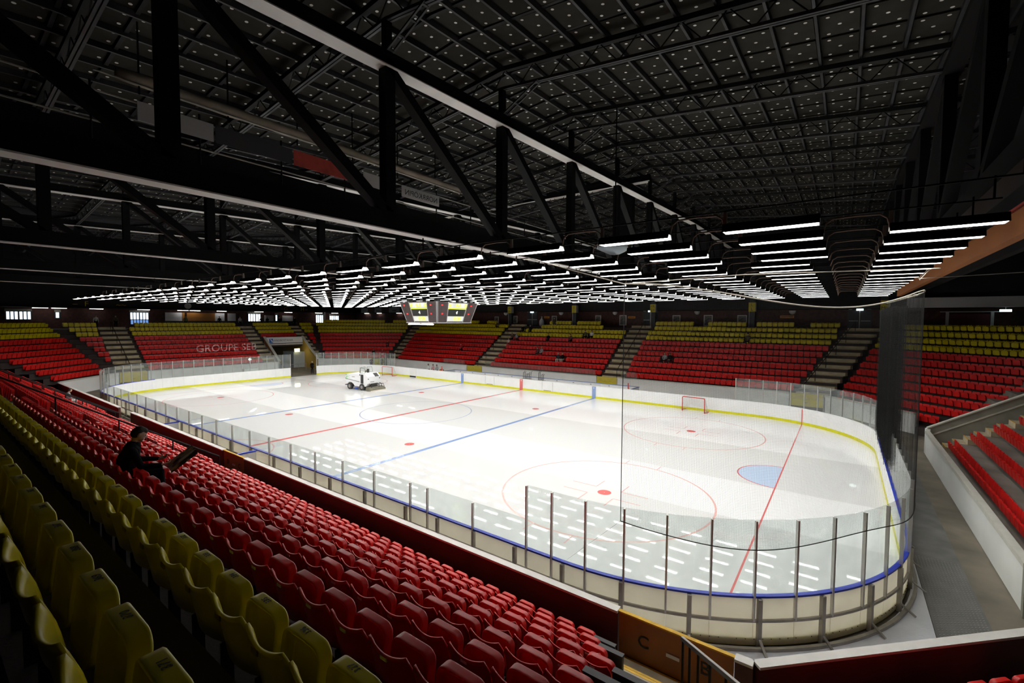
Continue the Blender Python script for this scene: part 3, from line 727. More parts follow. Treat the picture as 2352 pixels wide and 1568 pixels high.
# cross beam between trusses with grey underside, thick hanger
t = thing('cross_beam', 'black cross beam with pale underside joining the two nearest roof trusses', 'beam', (0, 0, 0))
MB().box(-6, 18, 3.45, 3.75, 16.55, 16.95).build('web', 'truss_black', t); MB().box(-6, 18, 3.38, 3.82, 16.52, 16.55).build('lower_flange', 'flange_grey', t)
tag(MB().box(16.1, 16.9, 3.3, 3.9, 9.9, 16.5).build('hanger_shaft', 'truss_black'), 'thick black square shaft hanging beneath the cross beam', 'shaft')
# rolled curtain, catwalk, banners at x = 12
t = thing('rolled_curtain', 'long rolled beige curtain strapped up along the catwalk under the roof', 'curtain', (12, 0, 0))
pts = [(0, y, 14.3) for y in np.linspace(-21.5, -7.8, 20)]
MB().tube(pts, [0.17 + 0.012 * math.sin(k * 2.1) for k in range(20)], 10).build('roll', 'curtain_beige', t, True)
MB().tube([(0.12, -22, 14.13), (0.12, -7.2, 14.13)], 0.025, 6).build('carrier_bar', 'steel_grey', t)
for y in (-21, -18.7, -16.4, -14.1, -11.8, -9.5): MB().beam((0, y, 13.9), (0, y, 15.9), 0.04, 0.04).build('strap', 'black_steel', t)
t = thing('catwalk', 'black catwalk with thin pale rails between the two nearest roof trusses', 'catwalk', (12, 0, 0))
MB().box(-0.5, 0.5, -30, 28, 11.95, 12.05).build('deck', 'truss_black', t)
MB().box(0.46, 0.5, -30, 28, 12.05, 12.55).build('side_board', 'truss_black', t)
for z in (12.68, 13.46): MB().tube([(0.5, -30, z), (0.5, 28, z)], 0.025, 6).build('rail', 'steel_grey', t)
for k in range(24): MB().tube([(0.5, -29.5 + 2.45 * k, 12.0), (0.5, -29.5 + 2.45 * k, 13.7)], 0.03, 6).build('post', 'black_steel', t)
for y0, y1, m, lab in ((-21.2, -19.35, 'banner_white', 'pale grey banner hung on the catwalk beside the truss post'), (-19.3, -16.9, 'banner_dark', 'dark banner hung on the catwalk between pale and red ones'),
                       (-16.85, -14.6, 'banner_red', 'red patterned banner hung on the catwalk'), (-14.0, -12.6, 'banner_white', 'plain white banner hung on the catwalk beyond the red one')):
    tag(MB().box(12.56, 12.58, y0, y1, 12.98, 13.5).build('banner', m), lab, 'banner')
t = thing('banner', 'white banner on the catwalk with mirrored black lettering', 'banner', (12.57, -10.9, 13.2))
MB().box(-0.01, 0.01, -1.15, 1.1, -0.24, 0.24).build('cloth', 'banner_white', t)
text('NORRKÖPIN', 0.34, (0.016, 0.0, -0.02), (0, -1, 0), (0, 0, 1), 'ink', t, ext=0.001)
for y0, y1 in ((-8.2, -3.2), (-2.8, 2)):
    pass
# ventilation hood among the lamps
t = thing('ceiling_speaker_hood', 'blue-grey shallow dome hanging among the nearest lamps', 'hood', (22.8, -12.7, 9.75))
MB().lathe([(0.05, 0.22), (0.25, 0.2), (0.5, 0.05), (0.52, 0.0), (0.45, -0.08), (0.15, -0.22), (0.03, -0.24)], 20).build('dome', 'duct_blue', t, True)
MB().tube([(0, 0, 0.2), (0, 0, 4)], 0.02, 6).build('hanger', 'black_steel', t)
# end-wall hanging panels on the right
for y0, y1, z0, z1, m, lab in ((-9.3, -6.3, 10.5, 11.15, 'banner_red', 'dark red slanted panel hanging beside the end truss'), (-12.5, -9.6, 11.6, 12.4, 'banner_dark', 'dark slanted panel hanging higher beside the end truss')):
    t = thing('hanging_panel', lab, 'panel', (32.2, (y0 + y1) / 2, z0)); h = (y1 - y0) / 2
    MB().add([(-0.5, -h, 0), (0.7, -h, z1 - z0), (0.7, h, z1 - z0), (-0.5, h, 0), (-0.46, -h, -0.03), (0.74, -h, z1 - z0 - 0.03), (0.74, h, z1 - z0 - 0.03), (-0.46, h, -0.03)],
             [(0, 1, 2, 3), (4, 5, 6, 7), (0, 1, 5, 4), (1, 2, 6, 5), (2, 3, 7, 6), (3, 0, 4, 7)]).build('sheet', m, t)
    MB().tube([(-0.5, -h, 0), (0.7, -h, z1 - z0)], 0.025, 6).build('edge_bar', 'steel_grey', t); MB().tube([(0.1, 0, 0.3), (0.1, 0, 3)], 0.02, 6).build('hanger', 'black_steel', t)
tag(MB().box(30.95, 31.15, -30, 12.5, 9.25, 9.75).build('fascia_board', 'fascia_orange'), 'dull orange fascia board along the edge of the lamp field', 'fascia')
# ================================================================== LAMPS
LZ = 9.28; HH = 1.722; LL = 1.5
OUT = [(-0.15, -0.03), (-0.145, -0.03), (-0.085, 0.058), (0.085, 0.058), (0.145, -0.03), (0.15, -0.03), (0.10, 0.13), (-0.10, 0.13)]
INN = [(-0.143, -0.028), (-0.078, 0.055), (0.078, 0.055), (0.143, -0.028)]
def lamp_parts(x=0, y=0, z=0, full=True):
    h = MB().prism([(y + a, z + c) for a, c in OUT], 'x', x - LL / 2 - 0.02, x + LL / 2 + 0.02)
    r = MB()
    q = [(x + e, y + a, z + c) for e in (-LL / 2, LL / 2) for a, c in INN]
    r.add(q, [(0, 1, 5, 4), (2, 3, 7, 6), (1, 2, 6, 5), (0, 1, 2, 3), (7, 6, 5, 4)])
    t = MB().box(x - LL / 2 + 0.01, x + LL / 2 - 0.01, y - 0.06, y + 0.06, z + 0.035, z + 0.05)
    return h, r, t
_h, _r, _t = lamp_parts()
hous = _h.mesh('housing', 'lamp_housing'); refl = _r.mesh('reflector', 'lamp_reflector_glow'); diff = _t.mesh('tube_strip', 'lamp_light')
gap = 1.479 * HH - LL
cab = MB().tube([(-LL / 2, 0.03, 0.06), (-LL / 2 - 0.05, 0.03, 0.25), (-LL / 2 - 0.16, 0.03, 0.33), (-LL / 2 - gap / 2, 0.03, 0.345), (-LL / 2 - gap + 0.16, 0.03, 0.33), (-LL / 2 - gap + 0.05, 0.03, 0.25), (-LL / 2 - gap, 0.03, 0.06)], 0.018, 5).mesh('cable', 'cable_brown', True)
clip_me = MB().prism([(-0.06, 0.0), (0.06, 0.0), (0.02, 0.38), (-0.02, 0.38)], 'x', -0.03, 0.03).mesh('end_bracket', 'steel_grey')
lamps = []
for k in range(18):
    y = CAMP.y + HH * (5.49 + 0.935 * k)
    for c in range(23):
        if k == 0 and c == 0: continue
        xr = CAMP.x + HH * (1.24 - 1.479 * c) - (0.48 if (k >= 4 and c >= 1) else 0)
        xc = xr - LL / 2
        if xc < -28: continue
        lamps.append((math.dist((xc, y, LZ), CAMP), k, c, xc, y))
lamps.sort(); far_h = MB(); far_r = MB(); far_d = MB()
for n, (d, k, c, x, y) in enumerate(lamps):
    if n < 300:
        t = thing('strip_lamp', 'black strip lamp, %s lamp row from the near stand, %s from its right end' % (ordinal(k + 1), ordinal(c + (0 if k == 0 else 1))), 'lamp', (x, y, LZ), 0, 'strip lamps over the ice')
        inst(hous, 'housing', t); inst(refl, 'reflector', t); inst(diff, 'tube_strip', t); inst(cab, 'cable', t); inst(clip_me, 'end_bracket', t, (-LL / 2, 0.03, 0))
    else:
        for bb, mm in zip((far_h, far_r, far_d), lamp_parts(x, y, LZ)): bb.add(mm.v, mm.f)
t = tag(empty('distant_strip_lamps', (0, 0, LZ)), 'the farthest strip lamps of the lamp field beyond the scoreboard', 'lamps', kind='stuff')
for bb, nm, m in ((far_h, 'housings', 'lamp_housing'), (far_r, 'reflectors', 'lamp_reflector_glow'), (far_d, 'tube_strips', 'lamp_light')):
    o = bb.build(nm, m, t, kind='stuff'); o.matrix_parent_inverse = Matrix.Translation((0, 0, -LZ))
for k in range(18):
    y = CAMP.y + HH * (5.49 + 0.935 * k) + 0.03
    t = thing('lamp_rail', 'black carrier rail above the %s lamp row from the near stand' % ordinal(k + 1), 'rail', (0, y, LZ + 0.38), 0, 'lamp carrier rails')
    MB().box(-28, 30.4, -0.012, 0.012, 0, 0.025).build('beam', 'lamp_housing', t)
    for x in (30.3, 18, 6, -6, -18): MB().box(x - 0.015, x + 0.015, -0.015, 0.015, 0.025, 0.4).build('hanger', 'lamp_housing', t)
# concourse tube lights
def tubelight(x, y, z, lab, along='x', L_=1.4):
    t = thing('tube_light', lab, 'light', (x, y, z), 0 if along == 'x' else PI / 2)
    MB().box(-L_ / 2, L_ / 2, -0.08, 0.08, 0.0, 0.07).build('body', 'beam_light', t); MB().box(-L_ / 2, L_ / 2, -0.05, 0.05, -0.04, 0.0).build('tube', 'tube_light', t)
for y, lab in ((-14.6, 'tube light over the left window'), (-12.9, 'short tube light beside the left window'), (-9.3, 'tube light over the dark left wall'), (-4.2, 'tube light over the bright double window'), (0.6, 'tube light below the round clock'), (2.2, 'tube light above the orange kiosk'),
               (5.9, 'tube light over the kiosk end'), (11.7, 'tube light over the glazed entrance'), (16.8, 'tube light below the letter G'), (22.7, 'tube light over the narrow windows'), (26.1, 'tube light over the barred windows')):
    tubelight(-53.0, y, 8.84, lab + ' on the end concourse', 'y')
for x in (-50.0, -46.0, -40.0, -36.5): tubelight(x, 31.35, 8.89, 'tube light over the far bend concourse, %s from the end wall' % ordinal(int((x + 54) // 4)), 'x')
# ================================================================== SEATS
def backrest_mesh(name, m):
    nu, nv = 12, 5; b = MB(); W = 0.2425
    def top(u):
        a = abs(u) / W
        return 0.775 + 0.045 * min(a / 0.85, 1) ** 2 - (0.09 * ((a - 0.85) / 0.15) ** 2 if a > 0.85 else 0)
    def pt(u, t, side):
        z = 0.40 + (top(u) - 0.40) * t; y = -0.05 * (1 - (u / W) ** 2) + 0.07 * (0.8 - z) / 0.4 + 0.012
        if t > 0.85: y -= 0.018 * (t - 0.85) / 0.15
        return (u, y - (0.024 if side else 0), z)
    us = [-W + 2 * W * k / nu for k in range(nu + 1)]; ts = [0, 0.35, 0.7, 0.88, 1.0]
    G = [[[len(b.v) + 0 for _ in ts] for _ in us] for _ in (0, 1)]
    for sd in (0, 1):
        for i, u in enumerate(us):
            for j, t_ in enumerate(ts):
                G[sd][i][j] = len(b.v); b.v.append(pt(u, t_, sd))
    for sd in (0, 1):
        for i in range(nu):
            for j in range(len(ts) - 1):
                b.f.append((G[sd][i][j], G[sd][i + 1][j], G[sd][i + 1][j + 1], G[sd][i][j + 1]))
    J = len(ts) - 1
    for i in range(nu):
        b.f.append((G[0][i][J], G[0][i + 1][J], G[1][i + 1][J], G[1][i][J])); b.f.append((G[0][i][0], G[0][i + 1][0], G[1][i + 1][0], G[1][i][0]))
    for j in range(J):
        for i in (0, nu): b.f.append((G[0][i][j], G[0][i][j + 1], G[1][i][j + 1], G[1][i][j]))
    return b.mesh(name, m, True)
def pan_mesh(name, m):
    # folded-up seat pan: rounded slab standing in front of the backrest
    def outline(ins):
        P = []; W = 0.212 - ins; T = 0.705 - ins; B = 0.34 + ins; R_ = max(0.10 - ins, 0.02)
        for cx, cz, a0 in ((W - R_, T - R_, 0), (-W + R_, T - R_, PI / 2)):
            for k in range(7): a = a0 + PI / 2 * k / 6; P.append((cx + R_ * math.cos(a), cz + R_ * math.sin(a)))
        P += [(-W, B + 0.05), (-W + 0.05, B), (W - 0.05, B), (W, B + 0.05)]
        return P
    b = MB(); loops = []
    for ins, y in ((0.075, 0.200), (0.045, 0.190), (0.030, 0.160), (0.016, 0.138), (0.004, 0.134), (0.0, 0.142), (0.0, 0.156), (0.0, 0.208), (0.0, 0.217), (0.008, 0.226), (0.024, 0.228), (0.06, 0.225)):
        o = len(b.v)
        for (x, z) in outline(ins):
            b.v.append((x, y + (z - 0.34) * 0.13 - 0.02 * (1 - (x / 0.205) ** 2) * (1 if y < 0.15 else 0.6), z))
        loops.append(o)
    n = len(outline(0))
    for a, c in zip(loops[:-1], loops[1:]):
        for k in range(n): b.f.append((a + k, a + (k + 1) % n, c + (k + 1) % n, c + k))
    b.f.append(tuple(loops[0] + k for k in range(n))); b.f.append(tuple(loops[-1] + k for k in range(n)))
    return b.mesh(name, m, True)
ME = {}
for cname in ('red', 'yellow'):
    ME['back', cname] = backrest_mesh('backrest', 'seat_' + cname); ME['pan', cname] = pan_mesh('seat_pan', 'seat_' + cname)
for cname in ('red', 'yellow'):
    q = ME['pan', cname].copy(); q.transform(Matrix.Translation((0, 0.16, 0.36)) @ Matrix.Rotation(-PI / 2 + 0.1, 4, 'X') @ Matrix.Translation((0, -0.16, -0.36))); ME['low', cname] = q
ME['bracket'] = MB().box(-0.250, -0.238, 0.02, 0.10, 0.0, 0.42).mesh('bracket', 'black_steel')
ME['tag', 'red'] = MB().box(-0.035, 0.035, -0.068, -0.060, 0.73, 0.755).mesh('number_tag', 'white_tag')
ME['tag', 'yellow'] = MB().box(-0.085, -0.015, -0.068, -0.058, 0.715, 0.752).mesh('number_tag', 'yellow_emboss')
def ray_x(u, v, y):
    d = CF + CR * ((u - 1176) / FPX) - CU * ((v - 784) / FPX); return CAMP.x + d.x * (y - CAMP.y) / d.y
OCC = [(-14.45, 9), (-9.07, 8), (-7.7, 8), (-9.68, 6), (-9.0, 6), (-9.74, 5), (-3.73, 6), (-0.28, 6), (1.41, 7), (2.27, 7), (-3.69, 3), (-3.15, 3), (-0.14, 2), (0.46, 2), (-17.3, 3), (-4.92, 10), (12.7, 3), (13.25, 3), (20.22, 7)]
SEATS = []   # (dist, side, row, colour, s, pos, rz, ordinal)
def fill(k, i, s0, s1, grid=None, block=''):
    d, z = row(k, i); n_, c_ = SIDES[k]; f = (-n_[0], -n_[1]); rz = math.atan2(f[1], f[0]) - PI / 2
    if grid is not None: s0 = math.ceil((s0 - grid) / 0.5) * 0.5 + grid
    cnt = int((s1 - s0 + 1e-6) / 0.5)
    off = 0 if grid is not None else (s1 - s0 - cnt * 0.5) / 2
    red = rowinfo(k)[3]
    for j in range(cnt):
        sc = s0 + off + 0.25 + 0.5 * j; x, y = spt(k, sc, d)
        p = (x, y, z)
        if k == 'N' and any(i == q and abs(x - xx) < 0.3 for xx, q in OCC): continue
        if not inview((x, y, z + 0.6), 160): continue
        SEATS.append((math.dist(p, CAMP), k, i, 'red' if i < red else 'yellow', sc, p, rz, cnt - j, block))
for i in range(12):
    d, z = row('S', i); r = srange('S', d)
    fill('S', i, 7.48, 27.2 + mit * d - 2.65, -0.02, 'a')
    fill('S', i, -9.25, 5.85, -0.02, 'b'); fill('S', i, r[0] + 1.0, -12.0, -0.02, 'c')
    r = srange('SE', d); fill('SE', i, r[0] + 0.9, r[1] - (2.5 if i < 6 else 1.5))
    if i < 8: fill('E', i, -8.3 - 0.4 * i, 8.45)
    r = srange('NE', d); fill('NE', i, r[0] - 1.5 + (0.9 if i < 1 else 0), r[1] - 0.35)
for i in range(11):
    d, z = row('N', i); y = 20.7 + d
    r3 = 27.2 + mit * d - 2.45; l1 = -30.2 - mit * d + 2.15
    if i < 9:
        fill('N', i, -r3, -9.13, None, 'last block'); fill('N', i, -6.6, 9.75, None, 'middle block'); fill('N', i, 12.3, -l1, None, 'first block')
    elif i == 9:
        fill('N', i, -min(r3, 28.0), -ray_x(1500, 750, y), None, 'last block'); fill('N', i, -ray_x(1387, 748, y), -ray_x(1244, 746, y), None, 'middle block'); fill('N', i, 12.3, -ray_x(982, 744, y), None, 'first block')
    else:
        for a_, (a, c) in enumerate(((1506, 1595), (1622, 1721), (1738, 1825), (1861, 1931), (1263, 1315), (1326, 1381), (1118, 1146), (1052, 1103))):
            fill('N', i, -ray_x(c, 740, y), -ray_x(a, 740, y), None, ordinal(a_ + 1) + ' top group')
for i in range(10):
    d, z = row('W', i); r = srange('W', d)
    if i < 9: fill('W', i, -5.37, 8.1)
    else: fill('W', i, -5.0, 7.4)
    fill('W', i, 10.77, r[1] - 0.7)
    if i >= 5: fill('W', i, -13.05, -7.1)
    fill('W', i, r[0] + 0.4, -14.55)
    r = srange('NW', d); fill('NW', i, r[0] + 0.3, r[1] - 0.3)
    r = srange('SW', d); fill('SW', i, r[0] + 0.8, r[1] - 0.5)
for i in (10,):
    d, z = row('NW', i); y0 = 0
    r = srange('NW', d); fill('NW', i, r[0] + 0.8, r[0] + 4.0); fill('NW', i, r[0] + 5.2, r[1] - 1.5)
SEATS.sort(key=lambda q: q[0])
cnt = {'red': 0, 'yellow': 0}; bulk = {'red': [], 'yellow': []}
SEATNUM = []
for q in SEATS:
    dist, k, i, cname, sc, p, rz, od, block = q
    if math.dist(p[:2], CAMP[:2]) < 0.75: continue
    if cnt[cname] < 300 and dist < 60:
        cnt[cname] += 1; rn = rowinfo(k)[3]
        if k == 'S':
            where = {'a': 'from the lettered stairs', 'b': 'past the gate D stairs', 'c': 'past the barrier gap'}[block]
            if cname == 'red': lab = 'red flip-up seat, %s row from the barrier, %s %s' % (ordinal(i + 1), ordinal(od), where)
            else: lab = 'yellow flip-up seat, %s yellow row up, %s %s' % (ordinal(i - rn + 1), ordinal(od), where)
        else:
            where = {'E': 'end stand', 'SE': 'corner stand', 'NE': 'far corner stand', 'N': 'far stand ' + block, 'W': 'left end stand ' + block, 'NW': 'far bend', 'SW': 'left bend'}[k]
            lab = '%s flip-up seat in the %s, %s row up, %s in it' % (cname, where, ordinal(i + 1), ordinal(od))
        t = thing('flip_up_seat', lab, 'seat', p, rz, cname + ' flip-up seats')
        inst(ME['back', cname], 'backrest', t); inst(ME['pan', cname], 'seat_pan', t); inst(ME['bracket'], 'bracket', t); inst(ME['tag', cname], 'number_tag', t)
        if k == 'S' and cname == 'yellow' and dist < 7.5: SEATNUM.append((t, i, sc))
    else: bulk[cname].append(q)
for t, i, sc in SEATNUM:
    num = {8: 336 + round((sc - 25.73) / 0.5), 9: 371 + round((sc - 26.23) / 0.5)}.get(i)
    if num: text(str(num), 0.055, (-0.02, 0.225, 0.7072), (-1, 0, 0), (0, -1, 0.05), 'ink', t, 'seat_number', 0.0008)
def lowseat():
    b = MB()
    for (W, B, T, c, y0, y1, yt) in ((0.232, 0.42, 0.82, 0.05, 0.0, -0.03, -0.02), (0.212, 0.34, 0.705, 0.06, 0.215, 0.14, 0.05)):
        out = [(-W, B), (W, B), (W, T - c), (W - c, T), (-W + c, T), (-W, T - c)]
        vs = [(x, y0 + (z - B) / (T - B) * yt, z) for x, z in out] + [(x, y1 + (z - B) / (T - B) * yt, z) for x, z in out]
        b.add(vs, [(0, 1, 2, 3, 4, 5), (11, 10, 9, 8, 7, 6)] + [(k, 6 + k, 6 + (k + 1) % 6, (k + 1) % 6) for k in range(6)])
    return np.array(b.v), b.f
lv, lf = lowseat()
for cname in ('red', 'yellow'):
    V = []; Fs = []
    for q in bulk[cname]:
        p, rz = q[5], q[6]; c, s = math.cos(rz), math.sin(rz)
        Rm = np.array([[c, -s, 0], [s, c, 0], [0, 0, 1]]); o = len(V) * len(lv)
        V.append(lv @ Rm.T + np.array(p)); Fs += [tuple(a + o for a in f) for f in lf]
    me = bpy.data.meshes.new(cname + '_seat_rows'); me.from_pydata(np.concatenate(V).tolist(), [], Fs); me.materials.append(MAT['seat_' + cname])
    bm = bmesh.new(); bm.from_mesh(me); bmesh.ops.recalc_face_normals(bm, faces=bm.faces); bm.to_mesh(me); bm.free()
    o = bpy.data.objects.new(cname + '_seat_rows', me); COL.objects.link(o)
    tag(o, 'remaining distant rows of %s folded seats around the hall' % cname, 'seats', kind='stuff')
print('SEATS', len(SEATS), len(bulk['red']), len(bulk['yellow']), 'lamps', len(lamps), 'cells', len(cells))
# end brackets on the near rows by the stairs
for i in range(6):
    d, z = row('S', i); e = math.floor((27.2 + mit * d - 2.65 + 0.02) / 0.5) * 0.5 - 0.02
    if i in (0, 1, 3, 4):
        t = thing('row_end_box', 'black box with worn grey top at the stair end of the %s red row' % ordinal(i + 1), 'end panel', (e + 0.27, -16.3 - d + 0.02, z))
        MB().box(-0.24, 0.2, -0.05, 0.03, 0.0, 0.78).build('panel', 'black_paint', t); MB().box(-0.25, 0.21, -0.06, 0.04, 0.78, 0.80).build('top_plate', 'joist_grey', t)
# ================================================================== SCOREBOARD
SC = Vector((1.3, 1.3, 0))
t = thing('scoreboard', 'hanging dark four-sided scoreboard showing zero to zero above centre ice', 'scoreboard', (SC.x, SC.y, 7.4))
top_, bot_ = (2.15, 2.35), (1.72, 1.92); zt_ = 1.6
vs = [(sx * bot_[0], sy * bot_[1], 0) for sx, sy in ((-1, -1), (1, -1), (1, 1), (-1, 1))] + [(sx * top_[0], sy * top_[1], zt_) for sx, sy in ((-1, -1), (1, -1), (1, 1), (-1, 1))]
MB().add(vs, [(0, 3, 2, 1), (4, 5, 6, 7), (0, 1, 5, 4), (1, 2, 6, 5), (2, 3, 7, 6), (3, 0, 4, 7)]).build('casing', 'sb_dark', t)
MB().box(-1.78, 1.78, -1.98, 1.98, -0.07, 0.0).build('bottom_frame', 'sb_frame', t)
def quad_on(face, u0, u1, v0, v1, lift, m, name):
    """patch on a slanting side; u in -1..1 across, v in 0..1 up"""
    a, b_, n = face
    def P(u, v, h): return a.lerp(b_, (u + 1) / 2) if False else None
    pts = []
    for h in (0.0, lift):
        for u, v in ((u0, v0), (u1, v0), (u1, v1), (u0, v1)):
            lo = a[0].lerp(a[1], (u + 1) / 2); hi = b_[0].lerp(b_[1], (u + 1) / 2); pts.append(lo.lerp(hi, v) + n * h)
    return MB().add(pts, [(0, 1, 2, 3), (4, 5, 6, 7), (0, 1, 5, 4), (1, 2, 6, 5), (2, 3, 7, 6), (3, 0, 4, 7)]).build(name, m, t)
V = [Vector(v) for v in vs]
for (i, j, per) in ((0, 1, '4'), (1, 2, '4'), (2, 3, '4'), (3, 0, '4')):
    a = (V[i], V[j]); b_ = (V[i + 4], V[j + 4]); r_ = (V[j] - V[i]).normalized(); up_ = ((V[i + 4] + V[j + 4]) / 2 - (V[i] + V[j]) / 2).normalized(); n = r_.cross(up_).normalized()
    F_ = (a, b_, n)
    quad_on(F_, -0.97, -0.50, 0.03, 0.97, 0.02, 'sb_panel', 'side_panel'); quad_on(F_, 0.50, 0.97, 0.03, 0.97, 0.02, 'sb_panel', 'side_panel')
    quad_on(F_, -0.46, 0.46, 0.05, 0.30, 0.02, 'sb_lit', 'lit_strip'); quad_on(F_, -0.46, 0.46, 0.70, 0.95, 0.02, 'sb_lit', 'lit_strip'); quad_on(F_, -0.40, 0.40, 0.33, 0.64, 0.025, 'sb_black', 'centre_screen')
    quad_on(F_, -0.46, 0.46, 0.655, 0.685, 0.03, 'digit_yellow', 'caption_strip')
    for u in (-0.98, 0.98, -0.48, 0.48): quad_on(F_, u - 0.012, u + 0.012, 0.0, 1.0, 0.04, 'sb_frame', 'frame_bar')
    def on(u, v, h=0.045):
        lo = a[0].lerp(a[1], (u + 1) / 2); hi = b_[0].lerp(b_[1], (u + 1) / 2); return lo.lerp(hi, v) + n * h
    for s_, u, v, sz, m in (('H', -0.38, 0.83, 0.42, 'digit_yellow'), ('0-0', 0.02, 0.83, 0.42, 'digit_yellow'), ('G', 0.39, 0.83, 0.42, 'digit_yellow'), ('0:00', 0.08, 0.18, 0.46, 'digit_yellow'), (per, 0.0, 0.48, 0.36, 'digit_white'),
                            ('00', -0.78, 0.84, 0.17, 'digit_red'), ('00', -0.76, 0.42, 0.17, 'digit_red'), ('00', 0.68, 0.84, 0.17, 'digit_red'), ('00', 0.68, 0.42, 0.17, 'digit_red')):
        text(s_, sz, on(u, v), r_, up_, m, t, 'digits', 0.01)
for x, y in ((-1.6, -1.8), (0.2, -2.0), (1.7, -1.9), (1.9, 0.3), (1.7, 1.9), (-1.6, 1.9)):
    MB().beam((x, y, 1.58), (x * 0.92, y * 0.92, 2.75), 0.34, 0.34).build('loudspeaker', 'sb_black', t)
for x0, x1, y in ((-1.4, -0.1, -2.1), (0.1, 1.4, -2.1)):
    MB().box(x0, x1, y, y + 0.12, -0.2, -0.13).build('under_light', 'tube_light', t); MB().box(x0, x1, y + 0.04, y + 0.08, -0.13, -0.05).build('light_arm', 'sb_frame', t)
# ================================================================== GOALS
def goal(x, y, rz, lab):
    t = thing('hockey_goal', lab, 'goal', (x, y, 0), rz); r_ = 0.035
    MB().tube([(-0.915, 0, 0.0), (-0.915, 0, 1.15), (-0.88, 0, 1.2), (-0.82, 0, 1.22), (0.82, 0, 1.22), (0.88, 0, 1.2), (0.915, 0, 1.15), (0.915, 0, 0.0)], r_, 8).build('posts_and_crossbar', 'post_red', t, True)
    base = [(-0.915, 0, 0.03), (-1.08, 0.35, 0.03), (-1.0, 0.8, 0.03), (-0.6, 1.1, 0.03), (0.6, 1.1, 0.03), (1.0, 0.8, 0.03), (1.08, 0.35, 0.03), (0.915, 0, 0.03)]
    MB().tube(base, 0.03, 8).build('base_frame', 'post_red', t, True)
    MB().tube([(-0.88, 0.0, 1.19), (-0.80, 0.45, 1.16), (-0.5, 0.6, 1.14), (0.5, 0.6, 1.14), (0.80, 0.45, 1.16), (0.88, 0, 1.19)], 0.02, 6).build('top_frame', 'net_white', t, True)
    b = MB(); N_ = 30; prof = []
    topc = [(-0.9, 0.0, 1.18), (-0.80, 0.45, 1.15), (-0.5, 0.6, 1.13), (0.5, 0.6, 1.13), (0.80, 0.45, 1.15), (0.9, 0, 1.18)]
    def samp(P, q):
        L_ = [0]
        for a, c in zip(P[:-1], P[1:]): L_.append(L_[-1] + math.dist(a, c))
        d = q * L_[-1]
        for i in range(len(P) - 1):
            if d <= L_[i + 1] + 1e-9: return Vector(P[i]).lerp(Vector(P[i + 1]), (d - L_[i]) / (L_[i + 1] - L_[i]))
        return Vector(P[-1])
    for k in range(41):
        b.tube([samp(topc, k / 40), samp(base, k / 40)], 0.004, 3, False)
    for h in range(1, 14):
        b.tube([samp(topc, k / 20).lerp(samp(base, k / 20), h / 14) for k in range(21)], 0.004, 3, False)
    for k in range(1, 16): b.tube([samp(topc, 0.3 + 0.4 * k / 16), (-0.85 + 1.7 * k / 16, 0, 1.2)], 0.004, 3, False)
    b.build('net', 'net_white', t, kind='stuff')
goal(18.31, 14.05, 0.09 * -1, 'red hockey goal with white netting by the far boards, nearer one')
goal(-21.5, 13.9, 0.12, 'small red hockey goal at the far bend behind the ice resurfacer')
# ================================================================== ICE RESURFACER
t = thing('ice_resurfacer', 'white ice resurfacing machine with green leaf marks driving on the ice', 'vehicle', (-13.75, 4.85, 0.0), math.radians(6))
def zp(b, name, m, smooth=False, par=None): return b.build(name, m, t if par is None else par, smooth)
zp(MB().prism([(-2.0, 0.62), (-1.95, 0.95), (-1.95, 1.10), (0.25, 0.95), (0.3, 0.40), (-0.55, 0.40), (-0.75, 0.66), (-1.05, 0.80), (-1.4, 0.80), (-1.68, 0.62)], 'y', -0.95, 0.95), 'chassis_side', 'machine_white')
zp(MB().prism([(-2.0, 1.10), (-1.95, 1.62), (-1.6, 1.72), (0.1, 1.72), (0.25, 1.55), (0.25, 0.96)], 'y', -0.94, 0.94), 'snow_tank', 'machine_white')
zp(MB().prism([(0.25, 0.42), (0.2, 1.85), (0.95, 1.85), (1.35, 1.5), (1.4, 0.75), (1.1, 0.45)], 'y', -0.9, 0.9), 'cab', 'machine_white')
MB().box(0.35, 0.75, -0.92, -0.90, 0.75, 1.7).build('side_window', 'sb_black', t)
MB().box(1.32, 1.39, -0.55, 0.0, 0.80, 0.95).build('grille', 'machine_dark', t)
MB().add([(0.99, 0.15, 1.78), (1.37, 0.15, 1.45), (1.37, 0.7, 1.45), (0.99, 0.7, 1.78), (1.01, 0.15, 1.80), (1.39, 0.15, 1.47), (1.39, 0.7, 1.47), (1.01, 0.7, 1.80)], [(0, 1, 2, 3), (4, 5, 6, 7), (0, 1, 5, 4), (1, 2, 6, 5), (2, 3, 7, 6), (3, 0, 4, 7)]).build('mirror_window', 'sb_black', t)
for pts, nm in (([(0.15, -0.85, 1.85), (0.15, -0.82, 2.42), (0.15, -0.1, 2.45), (0.15, -0.1, 1.85)], 'windscreen_frame'), ([(0.2, 0.05, 1.85), (0.2, 0.1, 2.42), (0.2, 0.8, 2.4), (0.2, 0.88, 1.85)], 'windscreen_frame'), ([(0.2, -0.86, 1.85), (0.3, -0.84, 2.4), (0.85, -0.84, 2.38), (0.95, -0.86, 1.85)], 'side_frame')):
    MB().tube(pts + [pts[0]], 0.022, 6).build(nm, 'machine_dark', t)
MB().add([(0.16, -0.84, 1.87), (0.16, -0.12, 1.87), (0.16, -0.12, 2.43), (0.16, -0.81, 2.4)], [(0, 1, 2, 3)]).build('windscreen', 'glass_hazy', t)
MB().add([(0.21, 0.07, 1.87), (0.21, 0.86, 1.87), (0.21, 0.79, 2.38), (0.21, 0.11, 2.4)], [(0, 1, 2, 3)]).build('windscreen', 'glass_hazy', t)
MB().box(0.45, 0.6, -0.15, 0.05, 1.85, 2.25).build('seat_back', 'machine_dark', t)
